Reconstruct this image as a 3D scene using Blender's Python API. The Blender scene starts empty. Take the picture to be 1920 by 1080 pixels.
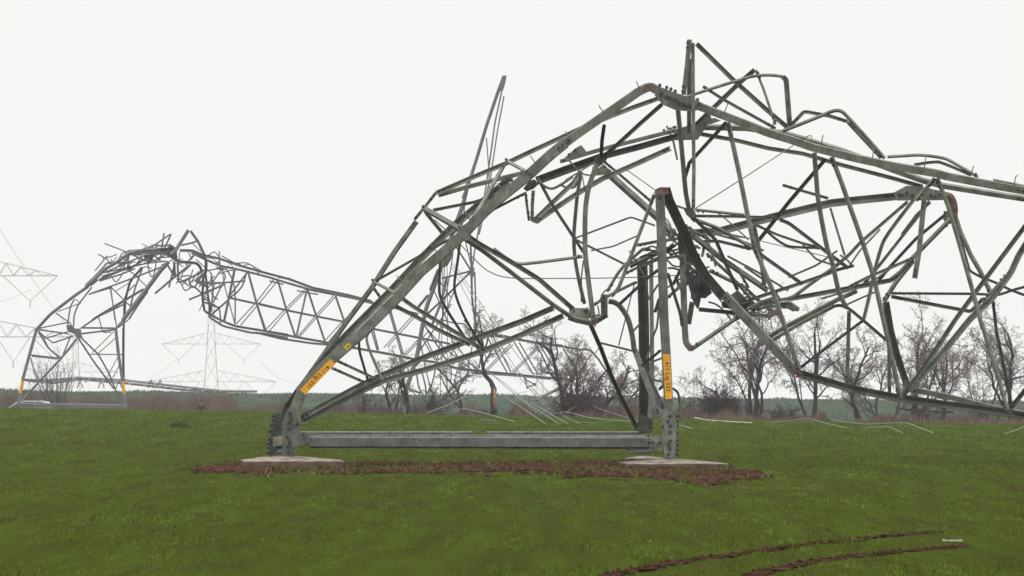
import bpy, bmesh, math, random
import numpy as np
from mathutils import Vector, Matrix, noise

# ------------------------------------------------------------------ camera, sky, sun, exposure
SC = bpy.context.scene
COL = SC.collection
FPX = 9500.0                       # focal length in pixels of a 1920 px wide picture
CAM_Z = 1.6
PITCH = math.atan((713 - 540) / FPX)
cam_data = bpy.data.cameras.new("camera")
cam = bpy.data.objects.new("camera", cam_data)
COL.objects.link(cam)
cam.location = (0, 0, CAM_Z)
cam.rotation_euler = (math.pi / 2 + PITCH, 0, 0)
cam_data.sensor_width = 36.0
cam_data.lens = 36.0 * FPX / 1920.0
cam_data.clip_start = 1.0
cam_data.clip_end = 5000.0
SC.camera = cam

world = bpy.data.worlds.new("World")
SC.world = world
world.use_nodes = True
wn, wl = world.node_tree.nodes, world.node_tree.links
wn.clear()
SUN_EL, SUN_AZ = math.radians(58), math.radians(25)
sky = wn.new("ShaderNodeTexSky")
sky.sky_type = 'NISHITA'
sky.sun_disc = False
sky.sun_elevation = SUN_EL
sky.sun_rotation = SUN_AZ
sky.dust_density = 6.0
hs = wn.new("ShaderNodeHueSaturation")
hs.inputs['Saturation'].default_value = 0.25
hs.inputs['Value'].default_value = 0.07
wl.new(sky.outputs['Color'], hs.inputs['Color'])
tc = wn.new("ShaderNodeTexCoord")
sep = wn.new("ShaderNodeSeparateXYZ")
wl.new(tc.outputs['Generated'], sep.inputs['Vector'])
ramp = wn.new("ShaderNodeValToRGB")     # even overcast, a little brighter overhead
ramp.color_ramp.elements[0].position = 0.0
ramp.color_ramp.elements[0].color = (1.0, 1.002, 0.972, 1)
ramp.color_ramp.elements[1].position = 1.0
ramp.color_ramp.elements[1].color = (2.5, 2.53, 2.52, 1)
_e = ramp.color_ramp.elements.new(0.12)
_e.color = (1.0, 1.002, 0.975, 1)
wl.new(sep.outputs['Z'], ramp.inputs['Fac'])
mixw = wn.new("ShaderNodeMix")
mixw.data_type = 'RGBA'
mixw.inputs[0].default_value = 0.92
wl.new(hs.outputs['Color'], mixw.inputs[6])
wl.new(ramp.outputs['Color'], mixw.inputs[7])
bg = wn.new("ShaderNodeBackground")
bg.inputs['Strength'].default_value = 1.0
wl.new(mixw.outputs[2], bg.inputs['Color'])
wo = wn.new("ShaderNodeOutputWorld")
wl.new(bg.outputs['Background'], wo.inputs['Surface'])

sun_data = bpy.data.lights.new("sun", 'SUN')
sun_data.energy = 0.8
sun_data.angle = math.radians(25)
sun_data.color = (1.0, 0.97, 0.92)
sun = bpy.data.objects.new("sun", sun_data)
COL.objects.link(sun)
_d = Vector((math.sin(SUN_AZ) * math.cos(SUN_EL), math.cos(SUN_AZ) * math.cos(SUN_EL), math.sin(SUN_EL)))
sun.rotation_euler = _d.to_track_quat('Z', 'Y').to_euler()
SC.view_settings.view_transform = 'Standard'
SC.view_settings.look = 'None'
SC.view_settings.exposure = 0.0
SC.view_settings.gamma = 1.0
SC.cycles.volume_bounces = 1
SC.cycles.max_bounces = 6

# ------------------------------------------------------------------ helpers
_F = Vector((0, math.cos(PITCH), math.sin(PITCH)))
_U = Vector((0, -math.sin(PITCH), math.cos(PITCH)))
CAMP = Vector((0, 0, CAM_Z))


def P(px, py, d):
    """The point that stands at depth d (metres along Y) where the photograph shows pixel (px, py)."""
    v = _F + Vector((1, 0, 0)) * ((px - 960) / FPX) + _U * ((540 - py) / FPX)
    return CAMP + v * (d / v.y)


def mesh_obj(name, verts, faces, mat, parent=None, smooth=False):
    me = bpy.data.meshes.new(name)
    me.from_pydata([tuple(v) for v in verts], [], faces)
    me.materials.append(mat)
    if smooth:
        for p in me.polygons:
            p.use_smooth = True
    o = bpy.data.objects.new(name, me)
    COL.objects.link(o)
    if parent is not None:
        o.parent = parent
        o.matrix_parent_inverse = parent.matrix_basis.inverted()
    return o


def tri_obj(name, V, mat, parent=None, quads=False, smooth=False):
    """Loose triangles (or quads) from an (n, 3 or 4, 3) array."""
    k = V.shape[1]
    n = V.shape[0]
    me = bpy.data.meshes.new(name)
    me.vertices.add(n * k)
    me.vertices.foreach_set("co", V.reshape(-1).astype(np.float32))
    me.loops.add(n * k)
    me.loops.foreach_set("vertex_index", np.arange(n * k, dtype=np.int32))
    me.polygons.add(n)
    me.polygons.foreach_set("loop_start", np.arange(0, n * k, k, dtype=np.int32))
    me.update(calc_edges=True)
    me.materials.append(mat)
    o = bpy.data.objects.new(name, me)
    COL.objects.link(o)
    if parent is not None:
        o.parent = parent
        o.matrix_parent_inverse = parent.matrix_basis.inverted()
    return o


def thing(name, label, cat, loc=(0, 0, 0), group=None):
    o = bpy.data.objects.new(name, None)
    COL.objects.link(o)
    o.location = loc
    o.empty_display_size = 0.3
    tag(o, label, cat, group)
    return o


def tag(o, label=None, cat=None, group=None, kind=None):
    if label: o['label'] = label
    if cat: o['category'] = cat
    if group: o['group'] = group
    if kind: o['kind'] = kind
    return o


def material(name, col, rough=0.7, var=0.25, scale=6.0, col2=None, metal=0.0, spec=0.3, bump=0.0, detail=5.0, lo=0.35, hi=0.65):
    m = bpy.data.materials.new(name)
    m.use_nodes = True
    n, l = m.node_tree.nodes, m.node_tree.links
    b = n['Principled BSDF']
    b.inputs['Roughness'].default_value = rough
    b.inputs['Metallic'].default_value = metal
    b.inputs['Specular IOR Level'].default_value = spec
    geo = n.new('ShaderNodeNewGeometry')
    tx = n.new('ShaderNodeTexNoise')
    tx.inputs['Scale'].default_value = scale
    tx.inputs['Detail'].default_value = detail
    l.new(geo.outputs['Position'], tx.inputs['Vector'])
    rp = n.new('ShaderNodeValToRGB')
    c2 = col2 if col2 else tuple(c * (1 + var) for c in col)
    c1 = col if col2 else tuple(c * (1 - var) for c in col)
    rp.color_ramp.elements[0].position = lo
    rp.color_ramp.elements[0].color = (*c1, 1)
    rp.color_ramp.elements[1].position = hi
    rp.color_ramp.elements[1].color = (*c2, 1)
    l.new(tx.outputs['Fac'], rp.inputs['Fac'])
    l.new(rp.outputs['Color'], b.inputs['Base Color'])
    if bump:
        bp = n.new('ShaderNodeBump')
        bp.inputs['Strength'].default_value = bump
        bp.inputs['Distance'].default_value = 0.02
        l.new(tx.outputs['Fac'], bp.inputs['Height'])
        l.new(bp.outputs['Normal'], b.inputs['Normal'])
    return m




def steel_material(name, col, rust=0.55):
    """Grey-green tower paint: each bar a little different, streaked, chipped and rust stained."""
    m = material(name, col, 0.68, 0.26, 4.0, spec=0.12)
    n, l = m.node_tree.nodes, m.node_tree.links
    b = n['Principled BSDF']
    src = b.inputs['Base Color'].links[0].from_socket
    oi = n.new('ShaderNodeObjectInfo')
    mr = n.new('ShaderNodeMapRange')
    mr.inputs['To Min'].default_value = 0.74
    mr.inputs['To Max'].default_value = 1.2
    l.new(oi.outputs['Random'], mr.inputs['Value'])
    mu = n.new('ShaderNodeMix'); mu.data_type = 'RGBA'; mu.blend_type = 'MULTIPLY'; mu.inputs[0].default_value = 1.0
    l.new(src, mu.inputs[6])
    l.new(mr.outputs['Result'], mu.inputs[7])
    geo = n.new('ShaderNodeNewGeometry')
    tx = n.new('ShaderNodeTexNoise'); tx.inputs['Scale'].default_value = 9.0; tx.inputs['Detail'].default_value = 8.0; tx.inputs['Roughness'].default_value = 0.65
    l.new(geo.outputs['Position'], tx.inputs['Vector'])
    rp = n.new('ShaderNodeValToRGB')
    rp.color_ramp.elements[0].position = rust; rp.color_ramp.elements[0].color = (0, 0, 0, 1)
    rp.color_ramp.elements[1].position = rust + 0.12; rp.color_ramp.elements[1].color = (.8, .8, .8, 1)
    l.new(tx.outputs['Fac'], rp.inputs['Fac'])
    mx = n.new('ShaderNodeMix'); mx.data_type = 'RGBA'
    l.new(rp.outputs['Color'], mx.inputs[0])
    l.new(mu.outputs[2], mx.inputs[6])
    mx.inputs[7].default_value = (0.075, 0.05, 0.042, 1)
    t2 = n.new('ShaderNodeTexNoise'); t2.inputs['Scale'].default_value = 22.0; t2.inputs['Detail'].default_value = 4.0
    mp = n.new('ShaderNodeMapping'); mp.inputs['Scale'].default_value = (1.6, 1.6, .25)
    l.new(geo.outputs['Position'], mp.inputs['Vector']); l.new(mp.outputs['Vector'], t2.inputs['Vector'])
    r2 = n.new('ShaderNodeValToRGB')
    r2.color_ramp.elements[0].position = .32; r2.color_ramp.elements[0].color = (.72, .72, .72, 1)
    r2.color_ramp.elements[1].position = .68; r2.color_ramp.elements[1].color = (1.22, 1.22, 1.22, 1)
    l.new(t2.outputs['Fac'], r2.inputs['Fac'])
    m3 = n.new('ShaderNodeMix'); m3.data_type = 'RGBA'; m3.blend_type = 'MULTIPLY'; m3.inputs[0].default_value = 1.0
    l.new(mx.outputs[2], m3.inputs[6]); l.new(r2.outputs['Color'], m3.inputs[7])
    l.new(m3.outputs[2], b.inputs['Base Color'])
    return m


M_STEEL = steel_material("painted_steel", (0.160, 0.172, 0.146), 0.60)
M_STEEL_DARK = steel_material("shaded_steel", (0.085, 0.083, 0.078), 0.55)  # darker copy of the tower steel: shade of turned-away faces put into colour
M_STEEL_BACK = material("far_painted_steel", (0.15, 0.142, 0.155), 0.6, 0.2, 1.2)
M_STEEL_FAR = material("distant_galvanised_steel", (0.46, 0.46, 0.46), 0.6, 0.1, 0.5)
M_RUST = material("flaked_primer_rust", (0.13, 0.035, 0.03), 0.85, 0.5, 9.0, col2=(0.16, 0.14, 0.12))
M_TORN = material("torn_dark_steel", (0.03, 0.028, 0.035), 0.7, 0.5, 7.0, col2=(0.085, 0.062, 0.062), lo=0.4, hi=0.7)
M_BOLT = material("bolt_steel", (0.04, 0.04, 0.04), 0.5, 0.2, 20)
M_YELLOW = material("yellow_enamel", (0.86, 0.40, 0.02), 0.45, 0.06, 5)
M_YELLOW2 = material("yellow_warning_enamel", (0.66, 0.5, 0.01), 0.45, 0.06, 5)
M_BLACK = material("black_lettering", (0.03, 0.022, 0.015), 0.6, 0.1, 5)
M_CONC = material("weathered_concrete", (0.24, 0.205, 0.175), 0.95, 0.35, 4.0, bump=0.3, spec=0.0)
M_CONC2 = material("earth_stained_concrete", (0.13, 0.09, 0.075), 0.95, 0.35, 4.0, bump=0.3, spec=0.0)
M_CABLE = material("bare_aluminium_cable", (0.16, 0.165, 0.16), 0.5, 0.1, 1.0)
M_CABLE_DK = material("old_cable", (0.16, 0.16, 0.165), 0.6, 0.1, 1.0)
M_INSUL = material("dark_glazed_insulator", (0.045, 0.035, 0.045), 0.35, 0.2, 8, spec=0.5)
M_BARK = material("wet_winter_bark", (0.055, 0.043, 0.045), 0.95, 0.35, 3.0, spec=0.05)
M_TWIG = material("winter_twig", (0.19, 0.150, 0.152), 0.95, 0.3, 1.5, spec=0.05)
M_BRAMBLE = material("dark_bramble", (0.072, 0.046, 0.050), 0.95, 0.35, 1.5, spec=0.05)
M_WOOD = material("torn_pale_wood", (0.30, 0.19, 0.12), 0.9, 0.25, 5.0)


def catmull(pts, n=5):
    out = []
    m = len(pts)
    for i in range(m - 1):
        p0, p1, p2, p3 = pts[max(i - 1, 0)], pts[i], pts[i + 1], pts[min(i + 2, m - 1)]
        for k in range(n):
            t = k / n
            out.append(0.5 * ((2 * p1) + (p2 - p0) * t + (2 * p0 - 5 * p1 + 4 * p2 - p3) * t * t + (3 * p1 - p0 - 3 * p2 + p3) * t ** 3))
    out.append(pts[-1])
    return out


def soften(pts, r):
    """Round the kinks of a bent bar a little: each inner corner becomes three points."""
    if len(pts) < 3:
        return pts
    out = [pts[0]]
    for a, b, c in zip(pts, pts[1:], pts[2:]):
        la, lc = (a - b).length, (c - b).length
        k = min(r, la * 0.3, lc * 0.3)
        p, q = b + (a - b).normalized() * k, b + (c - b).normalized() * k
        out += [p, (p + q + 2 * b) / 4, q]
    out.append(pts[-1])
    return out


def view_frames(pts):
    fr, prev = [], None
    n = len(pts)
    for i, p in enumerate(pts):
        t = (pts[min(i + 1, n - 1)] - pts[max(i - 1, 0)]).normalized()
        dv = (p - CAMP).normalized()
        u = dv.cross(t)
        if u.length < 1e-4:
            u = Vector((0, 0, 1)).cross(t)
        u.normalize()
        if prev is None:
            ref = Vector((0.35, 0, 1))
            if u.dot(ref) < 0:
                u = -u
        elif u.dot(prev) < 0:
            u = -u
        prev = u
        v = t.cross(u).normalized()
        if v.dot(dv) < 0:
            v = -v
        k = 1.0
        if 0 < i < n - 1:
            a, b = (pts[i] - pts[i - 1]).normalized(), (pts[i + 1] - pts[i]).normalized()
            k = min(1.0 / max(math.cos(a.angle(b, 0.0) / 2), 0.55), 1.6)
        fr.append((p, u, v, k))
    return fr


def angle_bar(name, pts, W, mode, mat, parent, thick=None, bolt=False):
    """A rolled steel angle (two flanges) swept along pts. mode 'o'/'i' + degrees: corner towards / away from the road side, and its roll."""
    deg = float(mode[1:])
    if mode[0] == 'i' and 45 < deg <= 76:
        deg = 45 + (deg - 45) * 0.35
    elif mode[0] == 'o' and 11 < deg <= 40:
        deg *= 1.25
    r = math.radians(deg)
    s = 1.0 if mode[0] == 'o' else -1.0
    w = W / (math.cos(r) + math.sin(r))
    t = thick if thick else max(0.10 * w, 0.006)
    a1 = (-math.cos(r), s * math.sin(r))
    a2 = (math.sin(r), s * math.cos(r))
    off = (math.sin(r) - math.cos(r)) * w / 2
    prof = []
    for (x, y) in ((0, 0), (w, 0), (w, t), (t, t), (t, w), (0, w)):
        prof.append((a1[0] * x + a2[0] * y - off, a1[1] * x + a2[1] * y))
    verts, faces = [], []
    fr = view_frames(pts)
    for (p, u, v, k) in fr:
        for (a, b) in prof:
            verts.append(p + u * (a * k) + v * b)
    m = len(prof)
    for i in range(len(fr) - 1):
        for j in range(m):
            q = (j + 1) % m
            faces.append((i * m + j, i * m + q, (i + 1) * m + q, (i + 1) * m + j))
    e = (len(fr) - 1) * m
    faces += [(0, 3, 2, 1), (0, 5, 4, 3), (e, e + 1, e + 2, e + 3), (e, e + 3, e + 4, e + 5)]
    nb = len(faces)
    if bolt:                               # a pair of bolt heads at both ends
        for (q, q2) in ((0, 1), (-1, -2)):
            p, u, v, k = fr[q]
            tdir = (fr[q2][0] - p).normalized()
            big = a1 if abs(a1[0]) >= abs(a2[0]) else a2
            for e in (0.07, 0.17):
                if e > (fr[q2][0] - p).length:
                    continue
                c = p + tdir * e + u * (big[0] * w * .5 - off) + v * (big[1] * w * .5)
                nn = (u * big[1] - v * big[0])
                nn = nn.normalized() if nn.dot(CAMP - p) > 0 else -nn.normalized()
                vv, ff = tube_data([c - nn * .01, c + nn * (t + .03)], .026, 6)
                o0 = len(verts)
                verts += vv
                faces += [tuple(i + o0 for i in g) for g in ff]
    o = mesh_obj(name, verts, faces, mat, parent)
    o.data.materials.append(M_BOLT)
    for i in range(nb, len(faces)):
        o.data.polygons[i].material_index = 1
    bm = bmesh.new()
    bm.from_mesh(o.data)
    bmesh.ops.recalc_face_normals(bm, faces=bm.faces)
    bm.to_mesh(o.data)
    bm.free()
    return o


def tube_data(pts, radii, sides=6):
    verts, faces = [], []
    n = len(pts)
    prev = None
    for i, p in enumerate(pts):
        t = (pts[min(i + 1, n - 1)] - pts[max(i - 1, 0)])
        t = t.normalized() if t.length > 1e-9 else Vector((0, 0, 1))
        ref = prev if prev is not None else (Vector((1, 0, 0)) if abs(t.x) < 0.9 else Vector((0, 1, 0)))
        u = (ref - t * ref.dot(t))
        u = u.normalized() if u.length > 1e-6 else t.orthogonal().normalized()
        prev = u
        v = t.cross(u)
        r = radii[i] if hasattr(radii, '__len__') else radii
        for k in range(sides):
            a = 2 * math.pi * k / sides
            verts.append(p + u * (r * math.cos(a)) + v * (r * math.sin(a)))
    for i in range(n - 1):
        for k in range(sides):
            q = (k + 1) % sides
            faces.append((i * sides + k, i * sides + q, (i + 1) * sides + q, (i + 1) * sides + k))
    faces.append(tuple(range(sides - 1, -1, -1)))
    faces.append(tuple(range((n - 1) * sides, n * sides)))
    return verts, faces


def tube(name, pts, r, mat, parent=None, sides=6, smooth=True):
    v, f = tube_data(pts, r, sides)
    return mesh_obj(name, v, f, mat, parent, smooth)


class MB:
    """Collects shapes into one mesh."""
    def __init__(self):
        self.v, self.f = [], []

    def add(self, v, f):
        o = len(self.v)
        self.v += list(v)
        self.f += [tuple(i + o for i in q) for q in f]

    def tube(self, pts, r, sides=5):
        self.add(*tube_data(pts, r, sides))

    def box(self, c, sx, sy, sz, M=None):
        vs = []
        for dx in (-.5, .5):
            for dy in (-.5, .5):
                for dz in (-.5, .5):
                    q = Vector((dx * sx, dy * sy, dz * sz))
                    vs.append(Vector(c) + (M @ q if M else q))
        self.add(vs, [(0, 1, 3, 2), (4, 6, 7, 5), (0, 4, 5, 1), (2, 3, 7, 6), (0, 2, 6, 4), (1, 5, 7, 3)])

    def build(self, name, mat, parent=None, smooth=False):
        return mesh_obj(name, self.v, self.f, mat, parent, smooth)


def plate(name, px, d, mat, parent, thick=0.03, crumple=0.0, bolts=(), bolt_r=0.034, seed=0):
    """A steel plate cut to a polygon, with its bolt heads; crumple bends it out of its plane."""
    front = [P(x, y, d) for x, y in px]
    n = len(front)
    bm = bmesh.new()
    vf = [bm.verts.new(p) for p in front]
    f = bm.faces.new(vf)
    if crumple:
        bmesh.ops.triangulate(bm, faces=[f])
        bmesh.ops.subdivide_edges(bm, edges=bm.edges[:], cuts=3, use_grid_fill=True)
        for v in bm.verts:
            q = v.co * 2.3 + Vector((seed * 3.1, 0, 0))
            v.co += Vector((noise.noise(q) * 0.35, noise.noise(q + Vector((7, 1, 0))) * 1.6, noise.noise(q + Vector((1, 9, 3))) * 0.35)) * crumple
        bmesh.ops.recalc_face_normals(bm, faces=bm.faces)
        bmesh.ops.solidify(bm, geom=bm.faces[:], thickness=thick)
    else:
        r = bmesh.ops.extrude_face_region(bm, geom=[f])
        for g in r['geom']:
            if isinstance(g, bmesh.types.BMVert):
                g.co.y += thick
        bmesh.ops.recalc_face_normals(bm, faces=bm.faces)
    nf = len(bm.faces)
    for (x, y) in bolts:
        c = P(x, y, d)
        ring = []
        for h in (0.0, -0.05):
            ring.append([bm.verts.new(c + Vector((bolt_r * math.cos(k * math.pi / 3), h, bolt_r * math.sin(k * math.pi / 3)))) for k in range(6)])
        for k in range(6):
            bm.faces.new((ring[0][k], ring[0][(k + 1) % 6], ring[1][(k + 1) % 6], ring[1][k]))
        bm.faces.new(ring[1])
    me = bpy.data.meshes.new(name)
    bm.to_mesh(me)
    bm.free()
    me.materials.append(mat)
    me.materials.append(M_BOLT)
    for i in range(nf, len(me.polygons)):
        me.polygons[i].material_index = 1
    o = bpy.data.objects.new(name, me)
    COL.objects.link(o)
    o.parent = parent
    o.matrix_parent_inverse = parent.matrix_basis.inverted()
    return o


def build_bars(text, parent, names, mats, rng, jitter=0.04, wmul=1.0):
    """One line per bar: key, width, profile, depth, [~ = springy curve], points. '#' lines set the grid the points are measured on."""
    x0 = y0 = 0.0
    s = 1.0
    for ln in text.strip().splitlines():
        ln = ln.strip()
        if not ln:
            continue
        if ln[0] == '#':
            x0, y0, s = [float(q) for q in ln[1:].split()[:3]]
            continue
        head, body = ln.split(':')
        h = head.split()
        key, w, mode, d = h[0], float(h[1]), h[2], float(h[3])
        smooth = '~' in h
        jd = rng.uniform(-jitter, jitter)
        pts = []
        toks = body.split()
        raw = [[float(c) for c in tk.split(',')] for tk in toks]
        ds = [r[2] if len(r) > 2 else None for r in raw]
        if any(q is not None for q in ds):      # spread the given depths along the bar
            if ds[0] is None: ds[0] = d
            last = 0
            for i in range(1, len(ds)):
                if ds[i] is not None:
                    for k in range(last + 1, i):
                        ds[k] = ds[last] + (ds[i] - ds[last]) * (k - last) / (i - last)
                    last = i
            for k in range(last + 1, len(ds)):
                ds[k] = ds[last]
        else:
            ds = [d] * len(ds)
        for r, dd in zip(raw, ds):
            pts.append(P(x0 + r[0] / s, y0 + r[1] / s, dd + jd))
        dm = sum(ds) / len(ds)
        if smooth:
            pts = catmull(pts, 5)
        else:
            pts = soften(pts, 0.06 if dm < 150 else 0.2)
        W = w * wmul * dm / FPX
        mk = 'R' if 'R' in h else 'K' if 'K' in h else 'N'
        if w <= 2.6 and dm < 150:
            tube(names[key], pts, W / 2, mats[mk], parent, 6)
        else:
            angle_bar(names[key], pts, W, mode, mats[mk], parent, bolt=dm < 150 and w > 4.5)
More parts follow.
